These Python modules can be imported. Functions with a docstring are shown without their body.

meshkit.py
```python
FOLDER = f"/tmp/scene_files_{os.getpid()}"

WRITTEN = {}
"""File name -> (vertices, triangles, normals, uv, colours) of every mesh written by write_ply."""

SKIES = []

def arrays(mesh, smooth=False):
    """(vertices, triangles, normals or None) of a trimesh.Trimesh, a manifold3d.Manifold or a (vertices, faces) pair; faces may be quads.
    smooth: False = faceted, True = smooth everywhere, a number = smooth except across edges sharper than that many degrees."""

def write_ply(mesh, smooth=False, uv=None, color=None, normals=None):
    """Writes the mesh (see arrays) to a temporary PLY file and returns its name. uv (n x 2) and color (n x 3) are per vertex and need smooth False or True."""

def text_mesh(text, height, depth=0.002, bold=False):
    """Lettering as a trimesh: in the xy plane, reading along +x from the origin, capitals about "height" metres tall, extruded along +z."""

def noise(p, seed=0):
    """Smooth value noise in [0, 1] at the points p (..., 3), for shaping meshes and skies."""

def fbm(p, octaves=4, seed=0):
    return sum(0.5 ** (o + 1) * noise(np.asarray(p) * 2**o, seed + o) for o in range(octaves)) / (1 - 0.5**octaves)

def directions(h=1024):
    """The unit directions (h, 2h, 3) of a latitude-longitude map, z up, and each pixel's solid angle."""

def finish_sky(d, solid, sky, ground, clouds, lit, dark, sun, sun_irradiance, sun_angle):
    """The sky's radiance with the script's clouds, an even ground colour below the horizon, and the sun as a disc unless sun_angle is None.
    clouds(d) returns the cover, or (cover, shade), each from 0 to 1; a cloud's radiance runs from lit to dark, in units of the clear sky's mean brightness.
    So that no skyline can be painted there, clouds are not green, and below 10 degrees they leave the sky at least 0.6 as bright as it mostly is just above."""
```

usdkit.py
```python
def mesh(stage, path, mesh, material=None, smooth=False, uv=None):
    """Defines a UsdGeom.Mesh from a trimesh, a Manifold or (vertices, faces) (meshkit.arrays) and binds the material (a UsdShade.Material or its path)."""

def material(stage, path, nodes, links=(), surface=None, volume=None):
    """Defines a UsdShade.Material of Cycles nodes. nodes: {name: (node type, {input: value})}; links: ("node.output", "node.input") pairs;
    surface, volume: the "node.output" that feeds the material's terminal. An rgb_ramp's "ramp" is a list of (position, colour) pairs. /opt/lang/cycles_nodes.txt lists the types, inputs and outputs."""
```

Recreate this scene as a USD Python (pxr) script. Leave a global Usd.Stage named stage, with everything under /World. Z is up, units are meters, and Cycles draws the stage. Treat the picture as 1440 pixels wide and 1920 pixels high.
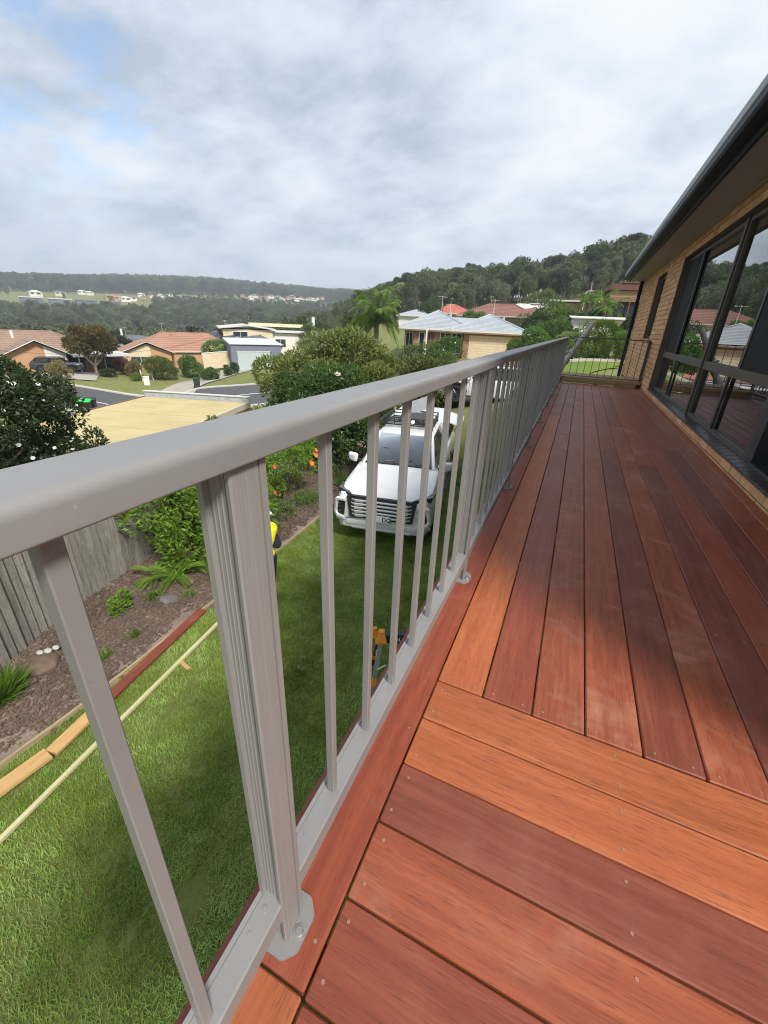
import math, random
import numpy as np
import trimesh, usdkit, meshkit
import manifold3d as m3
from scipy.interpolate import RBFInterpolator
from pxr import Usd, UsdGeom, UsdLux, UsdShade, Gf, Sdf, Vt

# ------------------------------------------------------------------ stage, camera, sky, sun
stage = Usd.Stage.CreateInMemory()
UsdGeom.SetStageUpAxis(stage, UsdGeom.Tokens.z)
UsdGeom.SetStageMetersPerUnit(stage, 1.0)
world = UsdGeom.Xform.Define(stage, '/World')
stage.SetDefaultPrim(world.GetPrim())
UsdGeom.Scope.Define(stage, '/World/Looks')

EXPOSURE = 1.40
SUN_STRENGTH, SUN_ANGLE, SKY_STRENGTH = 0.52, 11.0, 0.082
SUN_DIR = np.array([0.80, -0.50, 1.0])
SUN_DIR = SUN_DIR / np.linalg.norm(SUN_DIR)

F_PX = 755.476
ROTV = np.array([1.93216876, 0.434629274, -0.224051256])
CAM = np.array([0.205029357, -0.918594605, 1.00699459])
PPX, PPY = 720 + 18.2047, 960 - 31.4761


def rotmat(v):
    a = np.linalg.norm(v); k = v / a
    K = np.array([[0, -k[2], k[1]], [k[2], 0, -k[0]], [-k[1], k[0], 0]])
    return np.eye(3) + math.sin(a) * K + (1 - math.cos(a)) * K @ K


RC = rotmat(ROTV)          # rows: right, down, forward


def ray(px, py):
    return RC.T @ np.array([(px - PPX) / F_PX, (py - PPY) / F_PX, 1.0])


def P(px, py, D):          # the place seen at a picture point, D metres away along the ground
    d = ray(px, py)
    return CAM + d * D / math.hypot(d[0], d[1])


def PZ(px, py, z):
    d = ray(px, py)
    return CAM + d * (z - CAM[2]) / d[2]


cam = UsdGeom.Camera.Define(stage, '/World/camera')
M = Gf.Matrix4d(1.0)
for i, row in enumerate((RC[0], -RC[1], -RC[2])):
    M.SetRow(i, Gf.Vec4d(*map(float, row), 0))
M.SetRow(3, Gf.Vec4d(*map(float, CAM), 1))
cam.AddTransformOp().Set(M)
cam.CreateHorizontalApertureAttr(36.0)
cam.CreateVerticalApertureAttr(48.0)
cam.CreateFocalLengthAttr(36.0 * F_PX / 1440)
cam.CreateHorizontalApertureOffsetAttr(-(PPX - 720) * 36 / 1440)
cam.CreateVerticalApertureOffsetAttr((PPY - 960) * 36 / 1440)
cam.CreateClippingRangeAttr(Gf.Vec2f(0.02, 9000))
cam.CreateExposureAttr(EXPOSURE)

SE, SR = math.asin(SUN_DIR[2]), math.atan2(SUN_DIR[0], SUN_DIR[1])
dome = UsdLux.DomeLight.Define(stage, '/World/sky')
dome.GetPrim().SetCustomDataByKey('kind', 'structure')
sun = UsdLux.DistantLight.Define(stage, '/World/sun')
sun.CreateNormalizeAttr(True); sun.CreateIntensityAttr(SUN_STRENGTH); sun.CreateAngleAttr(SUN_ANGLE)
sun.CreateColorAttr(Gf.Vec3f(1.0, 0.94, 0.85))
zz = SUN_DIR; xx = np.cross([0, 0, 1.0], zz); xx /= np.linalg.norm(xx); yy = np.cross(zz, xx)
Ms = Gf.Matrix4d(1.0)
for i, row in enumerate((xx, yy, zz)):
    Ms.SetRow(i, Gf.Vec4d(*map(float, row), 0))
sun.AddTransformOp().Set(Ms)
d_gap, d_puff, d_puff2 = (tuple(q / np.linalg.norm(q)) for q in (ray(95, 120), ray(1240, 215), ray(520, 210)))
sky_mat = usdkit.material(stage, '/World/Looks/sky', {
    'sky': ('sky_texture', {'sky_type': 'single_scattering', 'sun_disc': False, 'sun_elevation': SE, 'sun_rotation': SR, 'aerosol_density': 1.0}),
    'co': ('texture_coordinate', {}), 'sep': ('separate_xyz', {}),
    'zc': ('math', {'math_type': 'maximum', 'value2': 0.02}), 'za': ('math', {'math_type': 'add', 'value2': 0.30}),
    'dx': ('math', {'math_type': 'divide'}), 'dy': ('math', {'math_type': 'divide'}), 'cb': ('combine_xyz', {}),
    'mp': ('mapping', {'location': (3.1, 1.7, 0.0)}), 'mp2': ('mapping', {'location': (7.3, 4.7, 2.0), 'scale': (1.0, 1.25, 1)}),
    'n1': ('noise_texture', {'scale': 5.0, 'detail': 6.0, 'roughness': 0.6}),
    'n2': ('noise_texture', {'scale': 2.0, 'detail': 12.0, 'roughness': 0.62, 'distortion': 0.15}),
    # a ragged blue gap
    'g0': ('combine_xyz', {'x': d_gap[0], 'y': d_gap[1], 'z': d_gap[2]}), 'gd': ('mix', {'mix_type': 'multiply', 'fac': 1.0}), 'gs': ('separate_color', {}),
    'ga': ('math', {'math_type': 'add'}), 'gb': ('math', {'math_type': 'add'}),
    'gm': ('map_range', {'range_type': 'smoothstep', 'from_min': 0.975, 'from_max': 1.0, 'to_min': 0.0, 'to_max': 0.75}), 'gn': ('map_range', {'from_min': 0.46, 'from_max': 0.62, 'to_min': 0.0, 'to_max': 1.0, 'clamp': True}),
    'gx': ('math', {'math_type': 'multiply'}), 'cv': ('math', {'math_type': 'subtract', 'value1': 0.99}),
    # sunlit heads of cloud
    'pm1': ('mix', {'mix_type': 'multiply', 'fac': 1.0}), 'ps1': ('separate_color', {}), 'p0': ('combine_xyz', {'x': d_puff[0], 'y': d_puff[1], 'z': d_puff[2]}), 'pa': ('math', {'math_type': 'add'}), 'pb': ('math', {'math_type': 'add'}),
    'pm': ('map_range', {'range_type': 'smoothstep', 'from_min': 0.90, 'from_max': 1.0, 'to_min': 0.0, 'to_max': 0.10}), 'sa': ('math', {'math_type': 'add'}),
    'shade': ('rgb_ramp', {'ramp': [(0.0, (1.8, 2.15, 2.65)), (0.37, (2.35, 2.72, 3.25)), (0.48, (3.15, 3.52, 4.05)), (0.58, (3.75, 4.1, 4.55)), (0.70, (4.35, 4.6, 4.85)), (1.0, (4.8, 4.9, 5.0))]}),
    'low': ('map_range', {'from_min': 0.0, 'from_max': 0.22, 'to_min': 0.65, 'to_max': 0.0, 'clamp': True}), 'hz': ('mix', {'color2': (3.2, 3.65, 4.2)}),
    'mix': ('mix', {}), 'bg': ('background_shader', {'strength': SKY_STRENGTH}),
}, [('co.generated', 'sep.vector'), ('sep.z', 'zc.value1'), ('zc.value', 'za.value1'), ('sep.x', 'dx.value1'), ('za.value', 'dx.value2'),
    ('sep.y', 'dy.value1'), ('za.value', 'dy.value2'), ('dx.value', 'cb.x'), ('dy.value', 'cb.y'), ('cb.vector', 'mp.vector'), ('cb.vector', 'mp2.vector'),
    ('mp.vector', 'n1.vector'), ('mp2.vector', 'n2.vector'),
    ('co.generated', 'gd.color1'), ('g0.vector', 'gd.color2'), ('gd.color', 'gs.color'), ('gs.r', 'ga.value1'), ('gs.g', 'ga.value2'), ('ga.value', 'gb.value1'), ('gs.b', 'gb.value2'), ('gb.value', 'gm.value'),
    ('n1.fac', 'gn.value'), ('gm.result', 'gx.value1'), ('gn.result', 'gx.value2'), ('gx.value', 'cv.value2'),
    ('co.generated', 'pm1.color1'), ('p0.vector', 'pm1.color2'), ('pm1.color', 'ps1.color'), ('ps1.r', 'pa.value1'), ('ps1.g', 'pa.value2'), ('pa.value', 'pb.value1'), ('ps1.b', 'pb.value2'), ('pb.value', 'pm.value'),
    ('n2.fac', 'sa.value1'), ('pm.result', 'sa.value2'), ('sa.value', 'shade.fac'),
    ('sep.z', 'low.value'), ('low.result', 'hz.fac'), ('shade.color', 'hz.color1'),
    ('cv.value', 'mix.fac'), ('sky.color', 'mix.color1'), ('hz.color', 'mix.color2'), ('mix.color', 'bg.color')], surface='bg.background')
UsdShade.MaterialBindingAPI.Apply(dome.GetPrim()).Bind(sky_mat)

# ------------------------------------------------------------------ helpers
_used = {}


def numbered(parent, name):
    k = (parent, name); n = _used.get(k, 0); _used[k] = n + 1
    return f'{parent}/{name}' if n == 0 else f'{parent}/{name}_{n:03d}'


def path_of(p):
    return '/World' if p is None else (p if isinstance(p, str) else str(p.GetPath()))


def tag(prim, label=None, cat=None, group=None, kind=None):
    for k, v in (('label', label), ('category', cat), ('group', group), ('kind', kind)):
        if v:
            prim.SetCustomDataByKey(k, v)
    return prim


def thing(name, label=None, cat=None, loc=(0, 0, 0), rz=0.0, scale=None, group=None, kind=None, parent=None):
    x = UsdGeom.Xform.Define(stage, numbered(path_of(parent), name))
    x.AddTranslateOp().Set(Gf.Vec3d(*map(float, loc)))
    if rz:
        x.AddRotateZOp().Set(float(math.degrees(rz)))
    if scale is not None:
        s = (scale,) * 3 if np.ndim(scale) == 0 else scale
        x.AddScaleOp().Set(Gf.Vec3f(*map(float, s)))
    return tag(x.GetPrim(), label, cat, group, kind)


def copy_of(src, name, label, cat, loc, rz=0.0, scale=None, group=None):
    p = thing(name, label, cat, loc, rz, scale, group)
    p.GetReferences().AddInternalReference(Sdf.Path(src))
    p.SetInstanceable(True)
    return p


def proto(name):
    return stage.CreateClassPrim(numbered('/World', name + '_class'))


def obj(name, mesh, mat, parent=None, smooth=False, label=None, cat=None, group=None, kind=None):
    if isinstance(mesh, MB):
        mesh = mesh.out()
    m = usdkit.mesh(stage, numbered(path_of(parent), name), mesh, mat, smooth)
    return tag(m.GetPrim(), label, cat, group, kind)


class MB:                     # collects shapes for ONE mesh
    def __init__(self):
        self.v, self.f, self.n = [], [], 0

    def add(self, v, f):
        v = np.asarray(v, float); f = np.asarray(f, int)
        if f.shape[1] == 4:
            f = np.vstack([f[:, [0, 1, 2]], f[:, [0, 2, 3]]])
        self.v.append(v); self.f.append(f + self.n); self.n += len(v)
        return self

    def tm(self, t):
        return self.add(t.vertices, t.faces)

    def man(self, m):
        mm = m.to_mesh(); return self.add(mm.vert_properties[:, :3], mm.tri_verts)

    def box(self, x0, x1, y0, y1, z0, z1):
        v = [(x, y, z) for z in (z0, z1) for y in (y0, y1) for x in (x0, x1)]
        return self.add(v, [(0, 2, 3, 1), (4, 5, 7, 6), (0, 1, 5, 4), (2, 6, 7, 3), (0, 4, 6, 2), (1, 3, 7, 5)])

    def bbox(self, x0, x1, y0, y1, z0, z1, b):   # box with chamfered edges
        o = []
        for (x, sx) in ((x0, 1), (x1, -1)):
            for (y, sy) in ((y0, 1), (y1, -1)):
                for (z, sz) in ((z0, 1), (z1, -1)):
                    o += [(x + sx * b, y + sy * b, z), (x + sx * b, y, z + sz * b), (x, y + sy * b, z + sz * b)]
        h = trimesh.convex.convex_hull(np.array(o))
        return self.tm(h)

    def bar(self, a, b, r, n=6, r2=None):
        a, b = np.array(a, float), np.array(b, float); d = b - a; L = np.linalg.norm(d); d /= L
        u = np.cross(d, [0, 0, 1.0] if abs(d[2]) < .9 else [1.0, 0, 0]); u /= np.linalg.norm(u); w = np.cross(d, u)
        t = np.arange(n) / n * 2 * math.pi + math.pi / n
        ring = np.cos(t)[:, None] * u + np.sin(t)[:, None] * w
        r2 = r if r2 is None else r2
        v = np.vstack([a + ring * r, b + ring * r2, a[None], b[None]])
        f = [(i, (i + 1) % n, n + (i + 1) % n) for i in range(n)] + [(i, n + (i + 1) % n, n + i) for i in range(n)]
        f += [(2 * n, (i + 1) % n, i) for i in range(n)] + [(2 * n + 1, n + i, n + (i + 1) % n) for i in range(n)]
        return self.add(v, f)

    def path(self, pts, rs, n=6):
        for i in range(len(pts) - 1):
            self.bar(pts[i], pts[i + 1], rs[i], n, rs[i + 1])
        return self

    def plank(self, a, b, w, t, up=(0, 0, 1)):   # board from a to b, centred, width w, thickness t
        a, b, up = (np.array(q, float) for q in (a, b, up)); d = b - a; d /= np.linalg.norm(d)
        s = np.cross(d, up); s /= np.linalg.norm(s); u = np.cross(s, d)
        v = [p + s * sx * w / 2 + u * sz * t / 2 for p in (a, b) for sx, sz in ((-1, -1), (1, -1), (1, 1), (-1, 1))]
        return self.add(v, [(0, 3, 2, 1), (4, 5, 6, 7), (0, 1, 5, 4), (1, 2, 6, 5), (2, 3, 7, 6), (3, 0, 4, 7)])

    def prism(self, poly, h0, h1, axis='z'):     # extrude a 2-D polygon; axis z: (x,y); y: (x,z); x: (y,z)
        from shapely.geometry import Polygon
        t = trimesh.creation.extrude_polygon(Polygon(poly), h1 - h0, engine='earcut')
        v = t.vertices.copy(); v[:, 2] += h0
        if axis == 'y':
            v = v[:, [0, 2, 1]]
        if axis == 'x':
            v = v[:, [2, 0, 1]]
        f = t.faces[:, ::-1] if axis == 'y' else t.faces
        return self.add(v, f)

    def quad(self, a, b, c, d):
        return self.add([a, b, c, d], [(0, 1, 2, 3)])

    def out(self):
        return trimesh.Trimesh(np.vstack(self.v), np.vstack(self.f), process=False)


def xf(mesh, loc=(0, 0, 0), rz=0.0):
    v = np.array(mesh.vertices); c, s = math.cos(rz), math.sin(rz)
    v2 = np.stack([v[:, 0] * c - v[:, 1] * s + loc[0], v[:, 0] * s + v[:, 1] * c + loc[1], v[:, 2] + loc[2]], 1)
    return trimesh.Trimesh(v2, mesh.faces, process=False)


def lin(r, g, b):
    f = lambda c: (c / 255 / 12.92) if c <= 10 else ((c / 255 + .055) / 1.055) ** 2.4
    return (f(r), f(g), f(b))


# ------------------------------------------------------------------ materials
def plain(name, col, rough=0.5, metal=0.0, var=0.12, scale=8.0, bump=0.0, bscale=60.0, **kw):
    """A principled surface whose colour drifts a little with noise."""
    c = np.array(col)
    nodes = {'g': ('texture_coordinate', {}), 'n': ('noise_texture', {'scale': scale, 'detail': 5.0, 'roughness': 0.6}),
             'r': ('rgb_ramp', {'ramp': [(0.25, tuple(c * (1 - var))), (0.75, tuple(np.minimum(c * (1 + var), .95)))]}),
             'p': ('principled_bsdf', {'roughness': rough, 'metallic': metal, **kw})}
    links = [('g.object', 'n.vector'), ('n.fac', 'r.fac'), ('r.color', 'p.base_color')]
    if bump:
        nodes['n2'] = ('noise_texture', {'scale': bscale, 'detail': 3.0})
        nodes['b'] = ('bump', {'strength': bump, 'distance': 0.01})
        links += [('g.object', 'n2.vector'), ('n2.fac', 'b.height'), ('b.normal', 'p.normal')]
    return usdkit.material(stage, f'/World/Looks/{name}', nodes, links, surface='p.BSDF')


def wood(name, along, stops, pore, rough=0.42, worn=0.0, worn_col=(0.3, 0.22, 0.2), grain=1.0, coat=0.0, pores=0.8):
    """Grained timber; along = the axis the grain runs in."""
    sc = {'x': (2.6, 38, 38), 'y': (38, 2.6, 38), 'z': (38, 38, 2.6)}[along]
    s4 = {'x': (30, 2.2, 2), 'y': (2.2, 30, 2), 'z': (2, 2, 30)}[along]
    s2 = {'x': (24.0, 330, 330), 'y': (330, 24.0, 330), 'z': (330, 330, 24.0)}[along]
    nodes = {'g': ('geometry', {}), 'oi': ('object_info', {}), 'w': ('math', {'math_type': 'multiply', 'value2': 57.0}),
             'm1': ('mapping', {'scale': sc}), 'm2': ('mapping', {'scale': s2}),
             'n1': ('noise_texture', {'dimensions': '4D', 'scale': 1.0 * grain, 'detail': 5.0, 'roughness': 0.62, 'distortion': 0.9}),
             'n2': ('noise_texture', {'dimensions': '4D', 'scale': 1.0, 'detail': 2.0, 'roughness': 0.5}),
             'n3': ('noise_texture', {'dimensions': '4D', 'scale': 2.6, 'detail': 4.0, 'roughness': 0.65, 'distortion': 1.2}),
             'r1': ('rgb_ramp', {'ramp': stops}),
             'r2': ('rgb_ramp', {'ramp': [(0.34, (1, 1, 1)), (0.43, (0, 0, 0))]}),
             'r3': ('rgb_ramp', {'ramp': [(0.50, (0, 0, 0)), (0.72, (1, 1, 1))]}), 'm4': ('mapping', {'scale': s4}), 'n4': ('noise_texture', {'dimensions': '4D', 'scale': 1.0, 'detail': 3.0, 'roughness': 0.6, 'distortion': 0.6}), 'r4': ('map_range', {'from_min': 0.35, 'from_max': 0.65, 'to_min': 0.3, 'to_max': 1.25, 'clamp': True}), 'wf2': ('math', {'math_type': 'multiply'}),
             'pf': ('math', {'math_type': 'multiply', 'value2': pores}),
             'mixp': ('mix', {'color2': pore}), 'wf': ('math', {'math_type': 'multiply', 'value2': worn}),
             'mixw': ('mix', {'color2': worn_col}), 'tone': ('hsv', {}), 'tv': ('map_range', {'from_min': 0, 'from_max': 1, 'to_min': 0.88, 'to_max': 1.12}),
             'b': ('bump', {'strength': 0.25, 'distance': 0.002}), 'rr': ('map_range', {'from_min': 0.3, 'from_max': 0.7, 'to_min': rough - .02, 'to_max': rough + .16}),
             'p': ('principled_bsdf', {'coat_weight': coat, 'coat_roughness': 0.25, 'specular_ior_level': 0.5})}
    links = [('oi.random', 'w.value1'), ('g.position', 'm1.vector'), ('g.position', 'm2.vector'), ('m1.vector', 'n1.vector'), ('m2.vector', 'n2.vector'),
             ('g.position', 'n3.vector'), ('w.value', 'n1.w'), ('w.value', 'n2.w'), ('w.value', 'n3.w'), ('n1.fac', 'r1.fac'), ('n2.fac', 'r2.fac'),
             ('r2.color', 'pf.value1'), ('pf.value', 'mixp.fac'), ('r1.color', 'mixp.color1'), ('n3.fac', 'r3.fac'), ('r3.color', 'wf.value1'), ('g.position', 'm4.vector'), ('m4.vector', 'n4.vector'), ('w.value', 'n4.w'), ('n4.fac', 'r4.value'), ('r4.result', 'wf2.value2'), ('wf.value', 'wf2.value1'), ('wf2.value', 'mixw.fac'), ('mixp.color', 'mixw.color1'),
             ('oi.random', 'tv.value'), ('tv.result', 'tone.value'), ('mixw.color', 'tone.color'), ('tone.color', 'p.base_color'),
             ('n2.fac', 'b.height'), ('b.normal', 'p.normal'), ('n3.fac', 'rr.value'), ('rr.result', 'p.roughness')]
    return usdkit.material(stage, f'/World/Looks/{name}', nodes, links, surface='p.BSDF')


LEAF_GAIN = 2.2


def leaf(name, cols, trans=0.35, rough=0.5, tint=(1.1, 1.25, 0.5), patch=0.0):
    """Foliage: every leaf its own tone."""
    cols = [(p_, tuple(np.minimum(np.array(c_) * LEAF_GAIN, .8))) for p_, c_ in cols]
    nodes = {'g': ('geometry', {}), 'oi': ('object_info', {}), 'r': ('rgb_ramp', {'ramp': cols}),
             'hv': ('map_range', {'from_min': 0, 'from_max': 1, 'to_min': 0.75, 'to_max': 1.25}), 'h': ('hsv', {}),
             'p': ('principled_bsdf', {'roughness': rough, 'specular_ior_level': 0.35}), 'tc': ('mix', {'mix_type': 'multiply', 'fac': 1.0, 'color2': tint}),
             't': ('translucent_bsdf', {}), 'm': ('mix_closure', {'fac': trans})}
    links = [('g.random_per_island', 'r.fac'), ('oi.random', 'hv.value'), ('hv.result', 'h.value'), ('r.color', 'h.color'), ('h.color', 'p.base_color'), ('h.color', 'tc.color1'),
             ('tc.color', 't.color'), ('p.BSDF', 'm.closure1'), ('t.BSDF', 'm.closure2')]
    if patch:      # stands of trees of lighter and darker kinds
        nodes.update({'pn': ('noise_texture', {'scale': patch, 'detail': 3.0, 'roughness': 0.7}), 'pr': ('map_range', {'from_min': 0.32, 'from_max': 0.68, 'to_min': 0.55, 'to_max': 1.6}), 'ph': ('hsv', {}), 'ps': ('map_range', {'from_min': 0.32, 'from_max': 0.68, 'to_min': 1.1, 'to_max': 0.8})})
        links = [l for l in links if l != ('r.color', 'h.color')] + [('g.position', 'pn.vector'), ('pn.fac', 'pr.value'), ('pn.fac', 'ps.value'), ('pr.result', 'ph.value'), ('ps.result', 'ph.saturation'), ('r.color', 'ph.color'), ('ph.color', 'h.color')]
    return usdkit.material(stage, f'/World/Looks/{name}', nodes, links, surface='m.closure')


def pane(name, tint=(0.6, 0.62, 0.62), clear=0.75, ior=1.5, rough=0.0, boost=1.0):
    """A thin window pane: what lies behind shows dimmed, and it mirrors by the angle."""
    nodes = {'f': ('fresnel', {'IOR': ior}), 'k': ('math', {'math_type': 'multiply', 'value2': boost, 'use_clamp': True}),
             't': ('transparent_bsdf', {'color': tuple(np.array(tint) * clear)}), 'gl': ('glossy_bsdf', {'color': (0.92, 0.94, 0.94), 'roughness': rough}),
             'm': ('mix_closure', {})}
    return usdkit.material(stage, f'/World/Looks/{name}', nodes, [('f.fac', 'k.value1'), ('k.value', 'm.fac'), ('t.BSDF', 'm.closure1'), ('gl.BSDF', 'm.closure2')], surface='m.closure')


rng = np.random.default_rng(7)

# ------------------------------------------------------------------ deck
OR_STOPS = [(0.25, (0.225, 0.058, 0.019)), (0.5, (0.320, 0.088, 0.030)), (0.75, (0.40, 0.128, 0.047))]
RD_STOPS = [(0.25, (0.150, 0.031, 0.015)), (0.5, (0.222, 0.049, 0.024)), (0.75, (0.285, 0.075, 0.038))]
BR_STOPS = [(0.25, (0.122, 0.029, 0.016)), (0.5, (0.182, 0.045, 0.025)), (0.75, (0.240, 0.070, 0.040))]
MX_STOPS = [(0.25, (0.162, 0.036, 0.015)), (0.5, (0.245, 0.060, 0.025)), (0.75, (0.315, 0.092, 0.041))]
PORE = (0.11, 0.030, 0.016)
W = {}
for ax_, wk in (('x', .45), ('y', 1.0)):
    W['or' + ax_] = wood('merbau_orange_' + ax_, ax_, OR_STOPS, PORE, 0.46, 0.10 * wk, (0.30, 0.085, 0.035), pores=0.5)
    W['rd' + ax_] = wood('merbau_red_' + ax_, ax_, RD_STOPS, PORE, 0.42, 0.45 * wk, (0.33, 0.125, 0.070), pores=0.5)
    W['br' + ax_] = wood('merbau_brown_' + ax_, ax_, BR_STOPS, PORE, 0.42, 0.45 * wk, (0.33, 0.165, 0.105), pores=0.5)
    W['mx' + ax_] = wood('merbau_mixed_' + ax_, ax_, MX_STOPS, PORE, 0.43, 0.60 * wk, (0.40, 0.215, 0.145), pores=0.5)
joist_m = plain('joist_timber', (0.10, 0.085, 0.05), 0.8)
screw_m = plain('screw_steel', (0.36, 0.22, 0.15), 0.45, 0.4)
DT = 0.021
WALL_X = 1.5
H0 = -0.25            # the near corner of the house

deck = thing('timber_deck', 'red brown hardwood deck of long oiled boards behind the grey balustrade', 'deck')
screws = MB()


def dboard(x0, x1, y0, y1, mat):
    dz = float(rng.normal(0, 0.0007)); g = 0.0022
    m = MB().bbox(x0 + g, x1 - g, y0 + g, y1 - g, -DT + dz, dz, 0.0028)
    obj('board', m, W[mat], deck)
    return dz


def screw(x, y, z):
    screws.bar((x, y, z - .002), (x, y, z + .0010), 0.0034, 7)


# border board under the balustrade, three lengths
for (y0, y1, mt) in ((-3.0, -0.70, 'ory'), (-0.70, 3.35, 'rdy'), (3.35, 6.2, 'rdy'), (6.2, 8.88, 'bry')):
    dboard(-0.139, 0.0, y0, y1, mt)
    for yy_ in np.arange(y0 + .06, y1, .45):
        screw(-0.018, yy_, 0.0)
# long boards (run along y), ten rows with staggered butt joints
BW = 0.141
rows = [[(0, 4.75, 'ory'), (4.75, 8.88, 'rdy')],
        [(0, 3.7, 'rdy'), (3.7, 8.88, 'bry')],
        [(0, 5.2, 'mxy'), (5.2, 8.88, 'rdy')],
        [(0, 5.9, 'mxy'), (5.9, 8.88, 'rdy')],
        [(0, 3.2, 'bry'), (3.2, 8.88, 'rdy')],
        [(0, 4.5, 'mxy'), (4.5, 8.88, 'bry')],
        [(0, 2.9, 'bry'), (2.9, 8.88, 'mxy')],
        [(0, 5.4, 'rdy'), (5.4, 8.88, 'bry')],
        [(0, 3.6, 'bry'), (3.6, 8.88, 'rdy')],
        [(0, 2.3, 'rdy'), (2.3, 8.88, 'mxy')],
        [(0, 4.0, 'mxy'), (4.0, 8.88, 'rdy')]]
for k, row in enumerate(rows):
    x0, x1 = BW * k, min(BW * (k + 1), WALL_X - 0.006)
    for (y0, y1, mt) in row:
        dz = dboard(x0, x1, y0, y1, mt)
        for yj in [y0 + .022, y1 - .022] + list(np.arange(math.ceil((y0 + .1) / .45) * .45 + .2, y1 - .1, .45)):
            if x1 - x0 > .1:
                screw(x0 + .028, yj, dz); screw(x1 - .028, yj, dz)
# cross boards in the foreground (run along x)
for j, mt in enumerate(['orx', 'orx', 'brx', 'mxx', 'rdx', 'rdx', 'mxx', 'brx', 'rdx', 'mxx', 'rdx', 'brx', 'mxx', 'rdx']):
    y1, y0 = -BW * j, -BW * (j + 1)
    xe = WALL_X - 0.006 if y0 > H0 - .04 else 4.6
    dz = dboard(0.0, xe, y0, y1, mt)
    for xj in (0.025, 0.50, 0.98, 1.42):
        screw(xj + rng.normal(0, .004), y0 + .03, dz); screw(xj + rng.normal(0, .004), y1 - .03, dz)
obj('screw_heads', screws, screw_m, deck, kind='stuff')
fas = MB().box(-0.165, -0.143, -3.0, 8.9, -0.20, -0.004)
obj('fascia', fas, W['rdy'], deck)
for yj in np.arange(-2.9, 8.9, 0.45):
    obj('joist', MB().box(-0.14, WALL_X - 0.01 if yj > -.35 else 4.6, yj - .022, yj + .022, -0.17, -DT - .004), joist_m, deck)
for yj in (-2.6, -0.1, 2.4, 4.9, 7.4):
    obj('support_post', MB().box(-0.12, -0.03, yj - .045, yj + .045, -3.02, -0.172), joist_m, deck)

# treated pine step at the far end
pine = wood('treated_pine', 'x', [(0.25, (0.20, 0.125, 0.055)), (0.5, (0.30, 0.20, 0.095)), (0.75, (0.38, 0.27, 0.14))], (0.16, 0.10, 0.05), 0.6, 0.1, (0.35, 0.28, 0.2), pores=0.4)
step = thing('pine_step', 'pale treated pine step of stacked boards at the far end of the deck', 'step', (0, 8.9, 0))
for i in range(2):
    obj('riser_board', xf(MB().bbox(-0.13, WALL_X - .1 + .08 * i, 0.0, 0.04, .062 * i + .003, .062 * i + .06, .003).out()), pine, step)
for i in range(12):
    obj('tread_board', MB().bbox(-0.14, WALL_X - .02, .045 + .09 * i, .045 + .09 * i + .085, .086, .121, .004), pine, step)
for xk in (-0.1, .65, 1.4):
    obj('bearer', MB().box(xk, xk + .05, .06, 1.12, -.25, .083), joist_m, step)
for xk in (-0.1, 1.4):
    obj('stump', MB().box(xk, xk + .05, 1.0, 1.09, -2.4, -.255), joist_m, step)

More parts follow.
